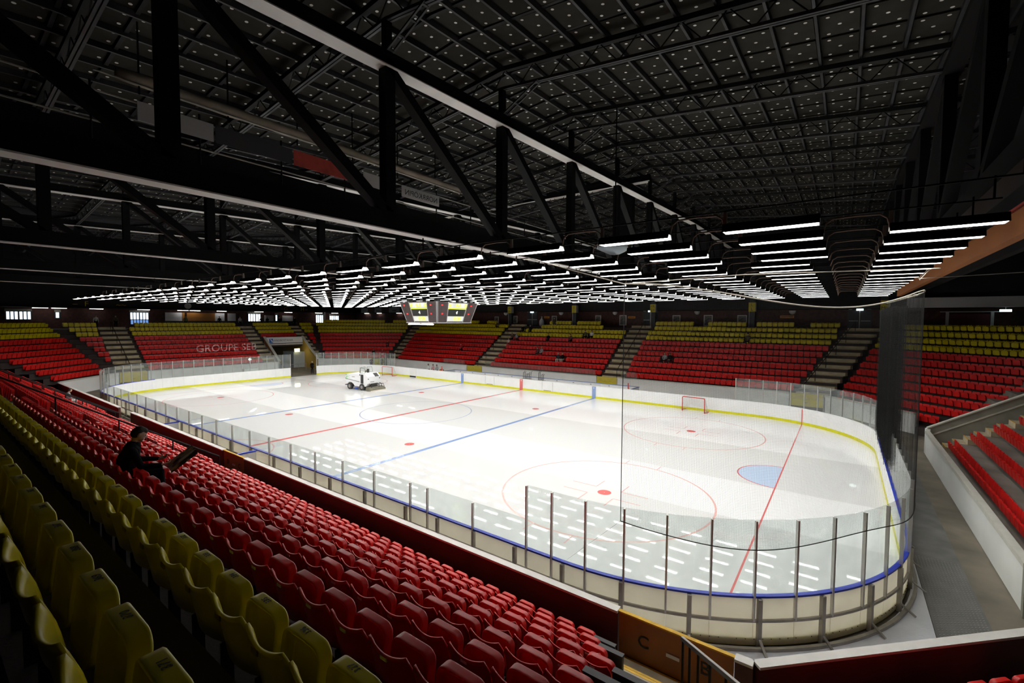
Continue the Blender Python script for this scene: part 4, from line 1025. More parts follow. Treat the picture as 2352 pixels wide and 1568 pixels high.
MB().tube([(0.28, -0.2, 1.8), (0.38, -0.2, 2.1)], 0.04, 8).build('steering_column', 'machine_dark', t)
wh = MB().prism([(0.36 * math.cos(2 * PI * k / 24), 0.36 * math.sin(2 * PI * k / 24)) for k in range(24)], 'y', -0.12, 0.12).mesh('tyre', 'tire')
hb = MB().prism([(0.18 * math.cos(2 * PI * k / 16), 0.18 * math.sin(2 * PI * k / 16)) for k in range(16)], 'y', -0.135, 0.135).mesh('rim', 'rim')
for x, y in ((-1.35, -0.86), (-1.35, 0.86), (0.55, -0.86), (0.55, 0.86)):
    o = inst(wh, 'wheel', t, (x, y, 0.36)); inst(hb, 'rim', o)
MB().box(-2.05, -1.85, -0.98, -0.7, 0.42, 0.5).build('bumper', 'machine_dark', t)
MB().box(-1.9, 0.9, -0.5, 0.5, 0.25, 0.45).build('undercarriage', 'machine_dark', t); MB().box(-0.6, -0.25, -0.95, -0.7, 0.12, 0.24).build('blue_cover', 'blue_part', t)
sl = zp(MB().prism([(1.25, 0.03), (1.3, 0.42), (1.75, 0.36), (2.0, 0.22), (2.02, 0.03)], 'y', -1.05, 1.05), 'conditioner_sled', 'sled_olive')
MB().box(1.98, 2.03, -1.05, 1.05, 0.0, 0.1).build('towel', 'cloth_cream', t)
for y in (-0.7, 0.35, 0.75):
    MB().tube([(1.2, y, 0.72), (1.5, y, 0.74), (1.75, y, 0.62), (1.8, y, 0.34)], 0.03, 6).build('lift_arm', 'machine_dark', t)
MB().tube([(1.72, 0.3, 0.66), (1.72, 0.98, 0.66), (1.85, 1.0, 0.32)], 0.03, 6).build('sled_rail', 'machine_dark', t)
MB().box(1.15, 1.5, -0.45, 0.3, 0.42, 0.75).build('auger_motor', 'machine_dark', t)
MB().tube([(-2.0, -0.96, 1.12), (0.2, -0.97, 0.92)], 0.02, 6).build('side_tube', 'machine_dark', t)
for k, (x, z, r_) in enumerate(((-1.9, 1.55, .09), (-1.72, 1.6, .05), (-1.55, 1.62, .04), (-1.8, 1.35, .09), (-1.6, 1.4, .07), (-1.42, 1.45, .05), (-1.92, 1.2, .10), (-1.7, 1.18, .06), (-1.45, 1.25, .04), (-1.3, 1.52, .03), (-1.78, 1.47, .05))):
    MB().add([(x - r_, -0.945, z), (x, -0.945, z - r_), (x + r_ * 0.8, -0.945, z), (x, -0.945, z + r_ * 1.1)], [(0, 1, 2, 3)]).build('leaf_decal', 'leaf_green', t)
MB().box(-1.0, -0.55, -0.945, -0.94, 1.36, 1.42).build('maker_mark', 'parapet_grey', t)
for y in (-0.78, 0.8): MB().box(1.30, 1.38, y - 0.06, y + 0.06, 1.2, 1.3).build('lamp', 'sb_black', t)
for y in (-0.6, 0.55): MB().box(1.22, 1.3, y - 0.05, y + 0.05, 0.55, 0.65).build('tail_lamp', 'hose_red', t)
MB().box(0.2, 0.28, -0.98, -0.9, 1.6, 1.72).build('side_mirror', 'machine_dark', t)
# ================================================================== HANGING NET round the near corner
t = thing('safety_net', 'black safety net hung around the near corner above the glass', 'net', (27.9, -12.9, 0))
offp = Vector((27.9, -12.9, 0)); s0, s1 = 46.55, 45 + S_ARC + 14.0
def npos(s, q):
    """q 0 bottom .. 1 top"""
    o = 0.14
    if s > 45 + S_ARC: o += 0.08 * math.sin((s - 45 - S_ARC) * 7.0) * min(1, (s - 45 - S_ARC) / 2)
    u = (s - s0) / (s1 - s0)
    zb = 2.45 + 0.12 * math.cos(u * 26) + 0.12 * math.exp(-u * 40); zt = 8.45 - 0.55 * math.sin(min(u * 2.6, 1) * PI) ** 2 + 0.35 * max(0, u - 0.5)
    (x, y), n = rpath(s, o)
    bulge = 0.0
    return Vector((x, y, zb + (zt - zb) * q)) - offp
b = MB(); n = int((s1 - s0) / 0.036)
for k in range(n + 1):
    s = s0 + (s1 - s0) * k / n; b.tube([npos(s, 0), npos(s, 1)], 0.0009, 3, False)
m_ = 162; seg = 120
for h in range(m_ + 1): b.tube([npos(s0 + (s1 - s0) * k / seg, h / m_) for k in range(seg + 1)], 0.0009, 3, False)
se0 = 45 + S_ARC + 6.0; se1 = 45 + S_ARC + 14.5
for k in range(1500):                                   # the gathered part, hanging in thick folds
    s = se0 + (se1 - se0) * k / 1500; o_ = 0.10 + 0.20 * math.sin(k * 0.19) + 0.05 * math.sin(k * 1.7)
    (x, y), n_ = rpath(s, o_); b.tube([Vector((x, y, 1.3 + 0.6 * abs(math.sin(k * 0.013)))) - offp, Vector((x, y, 8.25)) - offp], 0.0028, 3, False)
for h in range(90):
    b.tube([Vector((*rpath(se0 + (se1 - se0) * k / 160, 0.10 + 0.20 * math.sin(k * 1.78))[0], 1.6 + h * 0.074)) - offp for k in range(161)], 0.0028, 3, False)
b.build('mesh', 'net_black', t, kind='stuff')
MB().tube([npos(s0 + (s1 - s0) * k / 120, 0) for k in range(121)], 0.012, 5).build('bottom_rope', 'net_black', t)
MB().tube([npos(s0, q / 12) + Vector((0.0, 0.0, 0)) for q in range(13)], 0.010, 5).build('edge_rope', 'net_black', t)
MB().tube([npos(s0 + (s1 - s0) * k / 120, 1) for k in range(121)], 0.018, 5).build('top_rope', 'rope', t)
MB().tube([npos(s0, 0), Vector((22.6, -14.98, 1.25)) - offp], 0.0022, 4).build('tie_line', 'net_black', t)
def cable(pts, lab, r_=0.012):
    tag(MB().tube(pts, r_, 5).build('steel_cable', 'wire'), lab, 'cable')
cable([(21.9, -16.3, 9.15), (23.0, -15.7, 8.78), (24.06, -14.98, 8.45)], 'thin steel cable holding the near top corner of the net')
cable([(24.06, -14.98, 8.45), (26.5, -14.0, 8.62), (30.3, -9, 9.0)], 'thin slack cable strung above the net along the corner')
cable([(30.3, -4.68, 9.06), (31.4, -6.4, 10.7), (32.4, -8.3, 12.3)], 'pale steel cable rising from the net to the roof')
cable([(30.35, -4.4, 9.04), (31.5, -6.2, 10.75), (32.6, -8.1, 12.4)], 'second pale steel cable beside the first, rising to the roof')
cable([(30.3, -4.68, 9.06), (36, -3.9, 9.3), (45.6, -2.5, 9.7)], 'long thin cable running from the net to the side wall')
# ------------------------------------------------------------------ faint printed net at the far end
t = thing('end_net', 'thin safety net with faint pale lettering at the far end', 'net', (-30.45, -2, 0))
b = MB()
for k in range(90): b.tube([(0, -7.5 + k * 0.16, 3.05), (0, -7.5 + k * 0.16, 7.8)], 0.0025, 3, False)
for k in range(30): b.tube([(0, -7.5, 3.05 + k * 0.16), (0, 6.8, 3.05 + k * 0.16)], 0.0025, 3, False)
b.build('mesh', 'net_black', t, kind='stuff'); text('GROUPE SEB', 1.15, (0.02, -0.2, 4.15), (0, 1, 0), (0, 0, 1), 'print_faint', t, 'faint_lettering', 0.001)
# ================================================================== BENCHES ON THE FAR SIDE
t = thing('bench_partition', 'white low partition with blue top edge behind the far boards', 'partition', (0, 17.1, 0))
for k in range(12): MB().box(-11.9 + 2.03 * k, -11.9 + 2.03 * k + 2.02, -0.03, 0.03, 0.0, 1.19).build('panel', 'board_white', t); MB().box(-11.0 + 2.03 * k, -10.85 + 2.03 * k, -0.045, -0.03, 1.02, 1.07).build('hand_slot', 'ink', t)
MB().box(-11.95, 12.5, -0.06, 0.06, 1.19, 1.24).build('top_edge', 'line_blue', t)
for x, n_ in ((12.45, 'end_panel'), (-11.92, 'end_panel')):
    o = MB().box(x - 0.03, x + 0.03, -2.0, -0.06, 0.0, 1.19).build(n_, 'board_white', t); MB().box(x - 0.06, x + 0.06, -2.0, -0.06, 1.19, 1.24).build('end_edge', 'line_blue', t)
for x0, x1, lab in ((-11, -1.6, 'white players bench in front of the partition, nearer the small goal'), (1.6, 11.5, 'white players bench in front of the partition, nearer the big goal')):
    b = thing('players_bench', lab, 'bench', ((x0 + x1) / 2, 16.5, 0)); h = (x1 - x0) / 2
    MB().box(-h, h, -0.2, 0.2, 0.42, 0.47).build('seat', 'board_white', b)
    for q in (-0.9, -0.3, 0.3, 0.9): MB().box(q * h - 0.04, q * h + 0.04, -0.15, 0.15, 0, 0.42).build('leg', 'steel_grey', b)
def canopy(x0, x1, lab):
    t = thing('glass_shield', lab, 'glass', ((x0 + x1) / 2, 20.55, 1.5)); n_ = max(1, round((x1 - x0) / 2)); wd = (x1 - x0) / n_
    for k in range(n_):
        xa = -(x1 - x0) / 2 + wd * k; xb = xa + wd - 0.02
        MB().add([(xa, 0, 0), (xb, 0, 0), (xb, -0.25, 0.74), (xa, -0.25, 0.74), (xa, 0.012, 0.004), (xb, 0.012, 0.004), (xb, -0.238, 0.744), (xa, -0.238, 0.744)], [(0, 1, 2, 3), (4, 5, 6, 7), (0, 1, 5, 4), (1, 2, 6, 5), (2, 3, 7, 6), (3, 0, 4, 7)]).build('pane', 'glass_hazy', t)
canopy(-9.6, 6.2, 'long tilted glass shield below the middle far seat block'); canopy(-17.3, -13.3, 'short tilted glass shield by the stairs under the scoreboard'); canopy(9.2, 11.0, 'small tilted glass shield at the big bench end')
for x, lab in ((12.1, 'red and white post at the big bench end'), (-12.5, 'red and white post at the small bench end')):
    t = thing('marker_post', lab, 'post', (x, 15.4, 0)); MB().box(-0.05, 0.05, -0.05, 0.05, 0.0, 1.35).build('shaft', 'sign_white', t); MB().box(-0.07, 0.03, -0.08, -0.05, 1.2, 1.75).build('red_strip', 'post_red', t)
def ydoor(k, s0, s1, lab, d=0.02):
    t = thing('barrier_door', lab, 'door', (0, 0, 0))
    MB().prism([spt(k, s0 + 0.03, d), spt(k, s1 - 0.03, d), spt(k, s1 - 0.03, d + 0.06), spt(k, s0 + 0.03, d + 0.06)], 'z', 0.95, 1.45).build('upper_panel', 'door_yellow', t)
    MB().prism([spt(k, s0 + 0.03, d), spt(k, s1 - 0.03, d), spt(k, s1 - 0.03, d + 0.06), spt(k, s0 + 0.03, d + 0.06)], 'z', 0.35, 0.94).build('lower_panel', 'sign_yellow', t)
    m_ = (s0 + s1) / 2; MB().prism([spt(k, m_ - 0.12, d - 0.03), spt(k, m_ + 0.12, d - 0.03), spt(k, m_ + 0.12, d), spt(k, m_ - 0.12, d)], 'z', 0.66, 0.69).build('handle', 'ink', t)
    for q in (s0, s1): MB().prism([spt(k, q - 0.03, d), spt(k, q + 0.03, d), spt(k, q + 0.03, d + 0.08), spt(k, q - 0.03, d + 0.08)], 'z', 0.0, 1.48).build('jamb', 'steel_grey', t)
ydoor('N', -8.65, -6.25, 'yellow barrier door at the end of the players bench'); ydoor('N', 10.45, 13.15, 'yellow barrier door behind the far bench, under the scoreboard'); ydoor('N', -27.1, -24.65, 'yellow barrier door behind the glass beside the far corner stairs')
ydoor('W', 8.15, 10.7, 'yellow barrier door behind the curved glass at the end stand'); ydoor('NW', srange('NW', 0)[0] + 0.4, srange('NW', 0)[0] + 2.4, 'yellow barrier door at the far bend behind the small goal')
# hockey sticks in a rack
for k in range(15):
    x = (-1.1 + 0.13 * k) if k < 9 else (0.95 + 0.13 * (k - 9)); h = 1.45 + 0.5 * random.random(); ln = random.uniform(-0.03, 0.03)
    st = thing('hockey_stick', 'black hockey stick, %s of those standing in racks along the bench' % ordinal(k + 1), 'hockey stick', (x, 16.9, 0.0), 0, 'hockey sticks along the bench')
    MB().beam((0, 0, 0.0), (ln, 0.1, h), 0.035, 0.025).build('shaft', 'ink', st); MB().beam((ln, 0.1, h), (ln + 0.14, 0.09, h + 0.10), 0.06, 0.02).build('blade', 'ink', st)
t = thing('stick_rack', 'low steel rack holding the black hockey sticks', 'rack', (0.3, 16.95, 0)); MB().box(-1.6, 1.6, 0.0, 0.03, 0.9, 0.96).build('rail', 'steel_grey', t)
for x in (-1.55, 0.3, 1.55): MB().box(x - 0.03, x + 0.03, 0.0, 0.03, 0, 0.9).build('post', 'steel_grey', t)
# timekeeper box on the near side
t = thing('timekeeper_box', 'blue-edged enclosure with papers between the near boards and brown barrier', 'enclosure', (0.5, -15.7, 0))
for x in (-5.2, 5.0):
    MB().box(x - 0.03, x + 0.03, -0.5, 0.52, 0.0, 1.17).build('cross_wall', 'board_white', t); MB().box(x - 0.07, x + 0.07, -0.52, 0.54, 1.17, 1.22).build('cross_edge', 'cap_blue', t)
MB().box(-4.6, 3.2, -0.1, 0.35, 0.70, 0.75).build('desk', 'board_cream', t)
for x in (-4.4, -0.7, 3.0): MB().box(x - 0.04, x + 0.04, -0.05, 0.3, 0, 0.7).build('desk_leg', 'steel_grey', t)
for k in range(7): tag(MB().box(-2.9 + 0.65 * k, -2.6 + 0.65 * k, -15.68 + 0.05 * (k % 2), -15.46 + 0.05 * (k % 2), 0.751, 0.756).build('paper_sheet', 'sign_white'), 'white paper sheet on the timekeeper desk, %s along it' % ordinal(k + 1), 'paper', 'papers on the timekeeper desk')
# ================================================================== FAR WALL FITTINGS
def ddoor(x, y, lab, w_=1.9):
    t = struct(empty('door_%d' % (1 + sum(o.name.startswith('door_') and o.parent is None for o in COL.objects)), (x, y, 6.76)), lab)
    for sx in (-1, 1):
        o = MB().box(min(0.02 * sx, sx * w_ / 2), max(0.02 * sx, sx * w_ / 2), -0.06, 0.0, 0.0, 2.05).build('door_leaf', 'door_dark', t); MB().box(min(0.1 * sx, sx * (w_ / 2 - 0.1)), max(0.1 * sx, sx * (w_ / 2 - 0.1)), -0.1, -0.06, 0.95, 1.0).build('push_bar', 'poster_frame', o)
        MB().box(sx * 0.75 - 0.15, sx * 0.75 + 0.15, -0.1, 0.0, 2.1, 2.14).build('door_closer', 'poster_frame', t)
    MB().box(-0.025, 0.025, -0.08, 0.0, 0, 2.05).build('astragal', 'poster_frame', t)
    e = thing('exit_sign', 'lit green-white exit sign over the ' + lab.replace('dark ', ''), 'sign', (x, y - 0.15, 8.98 - 0.22)); MB().box(-0.28, 0.28, -0.05, 0.05, 0.0, 0.2).build('light_box', 'exit_light', e); MB().box(-0.02, 0.02, -0.02, 0.02, 0.2, 0.3).build('bracket', 'poster_frame', e)
ddoor(-9.65, 31.55, 'dark double doors behind the middle far block'); ddoor(8.4, 31.55, 'dark double doors behind the pillar lettered K L'); ddoor(29.5, 31.55, 'dark double doors at the top of the far corner stairs')
for k, (x, w_, h, z) in enumerate(((-16.5, .8, 1.2, 7.6), (-12.8, .75, 1.15, 7.75), (-9.0 - 3.4 + 0.4, .01, .01, 7.7), (-5.8, .85, 1.3, 7.65), (1.16, .85, 1.2, 7.75), (4.72, .95, 1.35, 7.7), (11.64, .95, 1.2, 7.75), (15.32, 1.0, 1.35, 7.7), (18.93, 1.0, 1.2, 7.75))):
    if w_ < 0.1: continue
    t = thing('framed_poster', 'framed dark poster on the far brick wall, %s from the scoreboard side' % ordinal(k + 1 if k < 2 else k), 'poster', (x, 31.55, z)); 
    MB().box(-w_ / 2, w_ / 2, -0.05, 0.0, -h / 2, h / 2).build('frame', 'poster_frame', t); MB().box(-w_ / 2 + 0.1, w_ / 2 - 0.1, -0.06, -0.05, -h / 2 + 0.1, h / 2 - 0.1).build('print', 'poster_dark', t)
for k, x in enumerate((-14.66, -4.66, 3.61, 14.07, 23.79)):
    t = thing('wall_lamp', 'pale half-round wall lamp on the far brick wall, %s from the scoreboard' % ordinal(k + 1), 'lamp', (x, 31.5, 8.7)); MB().lathe([(0.02, -0.3), (0.18, -0.25), (0.3, -0.1), (0.34, 0.08), (0.3, 0.12)], 14).build('bowl', 'beam_light', t, True); MB().box(-0.05, 0.05, 0.0, 0.1, -0.05, 0.05).build('arm', 'black_steel', t)
for x, z, w_, lab in ((-7.1, 8.1, 0.9, 'small orange sign beside the middle double doors'), (5.9, 8.1, 1.0, 'small orange sign left of the pillar lettered K L'), (23.3, 8.15, 1.3, 'dim orange sign high on the far wall under the slack rope')):
    t = thing('wall_sign', lab, 'sign', (x, 31.55, z)); MB().box(-w_ / 2, w_ / 2, -0.04, 0, -0.14, 0.14).build('board', 'sign_orange', t); MB().box(-w_ / 2 + 0.12, w_ / 2 - 0.12, -0.045, -0.04, -0.03, 0.03).build('print', 'ink', t)
for x, l1, l2, lab in ((-13.1, '<I', 'J>', 'dark pillar with yellow sign just past the scoreboard'), (-1.95, 'J', 'J', 'dark pillar with yellow sign between the doors and the stairs'), (9.08, '<K', 'L>', 'dark pillar with yellow sign lettered K and L'), (20.08, 'L', 'L', 'dark pillar with yellow sign behind the last far block'), (31.36, '<L', 'M>', 'dark pillar with yellow sign behind the hanging net')):
    t = thing('pillar', lab, 'pillar', (x, 30.75, 6.76)); MB().box(-0.26, 0.26, -0.26, 0.26, 0, 9.2).build('shaft', 'column_grey', t)
    MB().box(-0.33, 0.33, -0.42, -0.34, 1.95, 2.95).build('sign_board', 'sign_yellow', t); MB().box(0.33, 0.37, -0.42, 0.2, 1.95, 2.95).build('sign_side', 'poster_frame', t); MB().box(-0.3, -0.26, -0.3, -0.26, 0.2, 1.95).build('pipe', 'poster_frame', t)
    text(l1, 0.42, (0, -0.43, 2.68), (1, 0, 0), (0, 0, 1), 'ink', t); text(l2, 0.42, (0, -0.43, 2.2), (1, 0, 0), (0, 0, 1), 'ink', t)
t = thing('refuse_bag', 'pale tied refuse bag standing by the far double doors', 'bag', (-7.6, 30.95, 6.77)); MB().lathe([(0.2, 0), (0.36, 0.1), (0.40, 0.5), (0.34, 0.85), (0.18, 1.05), (0.06, 1.25), (0.1, 1.4), (0.04, 1.45)], 14).build('sack', 'bag_white', t, True); MB().lathe([(0.07, 1.22), (0.085, 1.25), (0.07, 1.28)], 12).build('tie', 'poster_frame', t)
# right concourse: red counter with pale posts
t = thing('counter', 'dark red counter with pale corner posts on the far corner concourse', 'counter', (37.2, 31.0, 7.1)); MB().box(-1.3, 1.3, 0, 0.4, 0, 1.3).build('front', 'cloth_maroon', t)
for x in (-1.42, 1.42): MB().box(x - 0.1, x + 0.1, -0.05, 0.15, 0, 1.45).build('post', 'poster_frame', t)
MB().box(-1.9, 1.9, -0.1, 0.1, 1.45, 1.52).build('lintel', 'poster_frame', t)
t = thing('exit_sign', 'lit exit sign hanging above the red counter', 'sign', (39.2, 30.0, 8.55)); MB().box(-0.35, 0.35, -0.05, 0.05, 0.0, 0.2).build('light_box', 'exit_light', t); MB().box(-0.02, 0.02, -0.02, 0.02, 0.2, 0.4).build('bracket', 'poster_frame', t)
# ================================================================== LEFT END CONCOURSE
struct(MB().box(-54.4, -54.1, -34, 31.4, 0, 8.9).build('wall_left_concourse', 'brick'))
def window(n_, y0, y1, z0, z1, panes, lab, lower=None):
    t = struct(empty('window_%d' % n_, (-54.1, (y0 + y1) / 2, z0)), lab); h = (y1 - y0) / 2
    MB().box(0.0, 0.06, -h - 0.1, h + 0.1, -0.1, z1 - z0 + 0.35).build('window_frame', 'door_dark', t); MB().box(0.06, 0.1, -h - 0.1, h + 0.1, z1 - z0 + 0.05, z1 - z0 + 0.35).build('lintel', 'parapet_grey', t)
    wd = 2 * h / panes
    for k in range(panes):
        if panes == 6 and k == 3: pass
        MB().box(0.06, 0.08, -h + wd * k + 0.03 + (0.05 if k >= panes / 2 else 0), -h + wd * (k + 1) - 0.03 - (0.05 if k < panes / 2 else 0), 0.0, z1 - z0).build('pane', 'day_pane', t)
        if lower: MB().box(0.06, 0.08, -h + wd * k + 0.05, -h + wd * (k + 1) - 0.05, -lower, -0.1).build('lower_pane', 'day_pane_blue', t)
window(1, -17.4, -15.3, 7.4, 8.33, 6, 'bright six-pane window far left'); window(2, -5.5, -3.4, 7.45, 8.4, 6, 'bright double entrance with blue lower panes', 0.7)
window(3, 10.4, 12.4, 7.0, 8.45, 5, 'glazed bluish entrance beside the kiosk'); window(4, 22.7, 24.2, 7.0, 8.4, 4, 'narrow bright window strips beyond the tunnel'); window(5, 25.6, 27.6, 7.3, 8.3, 5, 'barred bright window beyond the grey post'); window(6, -13.1, -12.7, 7.6, 8.3, 1, 'single thin blue window'); window(7, 15.0, 15.35, 7.3, 8.3, 1, 'slim blue window among dark figures')
t = thing('kiosk', 'white and orange kiosk front on the end concourse under the clock', 'kiosk', (-53.6, 0, 7.15))
for y0, y1, m in ((-1.5, 0.6, 'sign_white'), (0.62, 0.95, 'kiosk_orange'), (1.25, 5.1, 'kiosk_orange'), (5.12, 6.5, 'sign_white'), (7.0, 8.2, 'sign_white'), (12.9, 14.4, 'banner_white'), (16.0, 17.9, 'banner_white')): MB().box(0, 0.1, y0, y1, 0.1, 1.35 if m != 'banner_white' else 1.1).build('panel', m, t)
MB().box(-0.1, 0.25, -1.6, 18.2, -0.6, 0.08).build('counter', 'sb_black', t)
t = thing('wall_clock', 'round pale wall clock high on the dark end fascia', 'clock', (-53.45, 1.38, 9.55))
MB().prism([(0.45 * math.cos(2 * PI * k / 24), 0.45 * math.sin(2 * PI * k / 24)) for k in range(24)], 'x', 0, 0.1).build('face', 'beam_light', t); MB().beam((0.12, 0, 0), (0.12, 0.02, 0.3), 0.03, 0.03).build('minute_hand', 'ink', t); MB().beam((0.12, 0, 0), (0.12, 0.2, 0.03), 0.04, 0.03).build('hour_hand', 'ink', t)
for s_, y, lab in (('–', -11.3, 'yellow dash painted before the letter F'), ('F', -10.2, 'yellow letter F on the dark end fascia'), ('~~', -6.6, 'yellow wavy mark between the letter F and the clock'), ('–', 15.9, 'yellow dash before the letter G'), ('G', 16.6, 'yellow letter G on the dark end fascia'), ('H', 19.7, 'yellow letter H on the dark end fascia'), ('–', 20.5, 'yellow dash after the letter H')):
    tag(text(s_, 0.95, (-53.45, y, 9.45), (0, 1, 0), (0, 0, 1), 'letter_yellow', None, 'painted_letter', 0.01), lab, 'letter')
t = thing('grey_post', 'thin grey post in front of the barred windows', 'post', (-46.5, 20.0, 6.2)); MB().box(-0.1, 0.1, -0.1, 0.1, 0, 2.7).build('shaft', 'poster_frame', t); MB().box(-0.15, 0.15, -0.15, 0.15, 0, 0.04).build('foot', 'poster_frame', t)
for k, (x0, x1, m) in enumerate(((-49.6, -47.4, 'banner_white'), (-47.4, -45.2, 'cloth_brown'), (-45.2, -43.0, 'banner_white'), (-43.0, -40.8, 'cloth_brown'), (-40.8, -37.6, 'cloth_grey'))):
    t = thing('sponsor_board', '%s hanging board beside the scoreboard, %s from the end wall' % ({'banner_white': 'pale', 'cloth_brown': 'brown', 'cloth_grey': 'bluish'}[m], ordinal(k + 1)), 'board', ((x0 + x1) / 2 - 2, 31.14, 9.0)); MB().box(-(x1 - x0) / 2 + 0.02, (x1 - x0) / 2 - 0.02, 0, 0.05, 0, 0.95).build('sheet', m, t)
    MB().box(-0.6, 0.6, -0.01, 0.0, 0.3, 0.42).build('print_bar', 'ink', t)
# ================================================================== TUNNEL IN THE LEFT END STAND
t = struct(empty('wall_tunnel'))
MB().box(-54, -37.0, 6.95, 7.1, 0, 1.3).build('side_wall_low', 'tunnel_grey', t)
for y0, y1, nm in ((7.1, 7.2, 'side_wall'), (13.0, 13.1, 'side_wall')):
    MB().prism([(-37.0, 0), (-37.0, 1.5), (-41.5, 4.0), (-54, 4.0), (-54, 0)], 'y', y0, y1).build(nm, 'tunnel_ochre' if y0 > 10 else 'tunnel_grey', t)
    MB().add([(-37.0, y0 - 0.12, 1.5), (-37.0, y1 + 0.12, 1.5), (-41.5, y1 + 0.12, 4.86), (-41.5, y0 - 0.12, 4.86), (-37.0, y0 - 0.12, 1.62), (-37.0, y1 + 0.12, 1.62), (-41.5, y1 + 0.12, 4.98), (-41.5, y0 - 0.12, 4.98)], [(0, 1, 2, 3), (4, 5, 6, 7), (0, 1, 5, 4), (1, 2, 6, 5), (2, 3, 7, 6), (3, 0, 4, 7)]).build('slope_cap', 'cap_cream', t)
    MB().prism([(-37.0, 1.4), (-41.5, 3.9), (-41.5, 4.9), (-37.0, 1.6)], 'y', y0, y1).build('side_panel', 'gate_orange' if y0 < 10 else 'tunnel_ochre', t)
MB().box(-54, -41.5, 7.1, 13.1, 3.7, 3.9).build('tunnel_ceiling', 'tunnel_grey', t); MB().box(-54.05, -53.9, 7.1, 13.1, 0, 4).build('tunnel_end', 'door_dark', t)
MB().box(-44.0, -40.8, 11.2, 13.0, 0, 2.5).build('inner_block', 'tunnel_grey', t)
t = thing('tunnel_sign', 'white sign with blue logo over the tunnel mouth', 'sign', (-41.4, 10.1, 4.38))
MB().box(-0.06, 0.06, -3.0, 3.0, -0.46, 0.46).build('board', 'sign_white', t); MB().box(0.06, 0.08, -2.3, -1.75, -0.4, 0.25).build('logo_square', 'sign_blue', t)
MB().add([(0.085, -2.2, 0.2), (0.085, -1.9, -0.3), (0.085, -1.8, -0.3), (0.085, -1.8, -0.1), (0.085, -2.1, 0.2)], [(0, 1, 2, 3, 4)]).build('logo_stroke', 'sign_white', t)
text('HYRESBOSTÄDER', 0.40, (0.07, -0.25, -0.05), (0, 1, 0), (0, 0, 1), 'poster_dark', t, ext=0.003)
t = thing('tunnel_beam', 'white beam below the tunnel sign', 'beam', (-41.35, 10.1, 3.75)); MB().box(-0.08, 0.12, -3.0, 3.0, -0.1, 0.07).build('profile', 'cap_white', t); MB().box(-0.1, 0.14, -3.02, -2.98, -0.12, 0.09).build('end_cap', 'cap_white', t)
t = thing('flood_lamp', 'glaring yellow flood lamp on the tunnel wall', 'lamp', (-40.7, 11.7, 2.75)); MB().box(0, 0.12, -0.38, 0.38, -0.25, 0.25).build('lens', 'lamp_warm', t); MB().box(-0.1, 0.0, -0.42, 0.42, -0.28, 0.28).build('case', 'sb_black', t)
t = thing('parked_machine', 'dark blue machine parked inside the tunnel', 'machine', (-46, 9.6, 0)); MB().box(-1, 1, -1.2, 0.6, 0.5, 2.4).build('body', 'blue_part', t); MB().box(-0.5, 1.0, 0.7, 1.3, 0.2, 1.5).build('tool_stand', 'machine_dark', t)
for y in (-0.9, 0.3): inst(wh, 'wheel', t, (0.7, y, 0.36), (0, 0, PI / 2))
t = thing('pipe_barrier', 'thin steel pipe barrier standing across the tunnel floor', 'barrier', (-36.5, 9.2, 0))
for z in (0.5, 1.0): MB().tube([(0, -2.0, z), (0, 1.6, z)], 0.025, 6).build('rail', 'steel_grey', t)
for y in (-2.0, -0.8, 0.4, 1.6): MB().tube([(0, y, 0), (0, y, 1.0)], 0.025, 6).build('post', 'steel_grey', t)
t = thing('goal_lamp', 'small bright lamp on a pole behind the far end glass', 'lamp', (-31.0, 0.5, 0)); MB().tube([(0, 0, 0), (0, 0, 2.45)], 0.03, 6).build('pole', 'steel_grey', t); MB().lathe([(0.02, 2.42), (0.13, 2.5), (0.16, 2.58), (0.12, 2.68), (0.03, 2.74)], 12).build('globe', 'exit_light', t, True)
MB().box(-0.3, 0.3, -0.8, 0.8, 0.0, 1.45).build('base_desk', 'wall_white', t)
# ================================================================== PEOPLE
def capsule(b, p0, p1, r0, r1, n=10):
    p0 = Vector(p0); p1 = Vector(p1); d = (p1 - p0); L_ = d.length; d = d.normalized() if L_ > 1e-6 else Vector((0, 0, 1))
    pts = []; rs = []
    for k in range(4): a = PI / 2 * (1 - k / 3.0) if False else PI / 2 * k / 3; pts.append(p0 - d * r0 * math.cos(a)); rs.append(max(r0 * math.sin(a), 0.002))
    for k in range(4): a = PI / 2 * k / 3; pts.append(p1 + d * r1 * math.sin(a)); rs.append(max(r1 * math.cos(a), 0.002))
    b.tube(pts, rs, n)
def hand(C, wrist, dirn, palmn, curl=0.5, sc=1.0):
    """palm and five separate fingers; dirn: finger direction, palmn: palm normal"""
    w_ = Vector(wrist); d = Vector(dirn).normalized(); n = Vector(palmn).normalized(); s = d.cross(n).normalized()
    k = w_ + d * 0.085 * sc
    for q in (-0.026, 0.0, 0.026): C.append((w_ + s * q * 0.7 * sc, k + s * q * sc, 0.017 * sc, 0.014 * sc, 'skin'))
    for q, L_ in ((-0.033, 0.055), (-0.011, 0.07), (0.011, 0.075), (0.033, 0.062)):
        a = k + s * q * sc; m_ = a + (d * math.cos(curl * 0.6) + n * math.sin(curl * 0.6)) * L_ * 0.55 * sc; e = m_ + (d * math.cos(curl * 1.6) + n * math.sin(curl * 1.6)) * L_ * 0.5 * sc
        C.append((a, m_, 0.0095 * sc, 0.009 * sc, 'skin')); C.append((m_, e, 0.009 * sc, 0.007 * sc, 'skin'))
    a = w_ + d * 0.03 * sc - s * 0.03 * sc; m_ = a + (d * 0.6 - s * 0.8 + n * 0.3).normalized() * 0.04 * sc; e = m_ + (d * 0.9 - s * 0.2 + n * 0.5).normalized() * 0.03 * sc
    C.append((a, m_, 0.012 * sc, 0.0105 * sc, 'skin')); C.append((m_, e, 0.0105 * sc, 0.008 * sc, 'skin'))
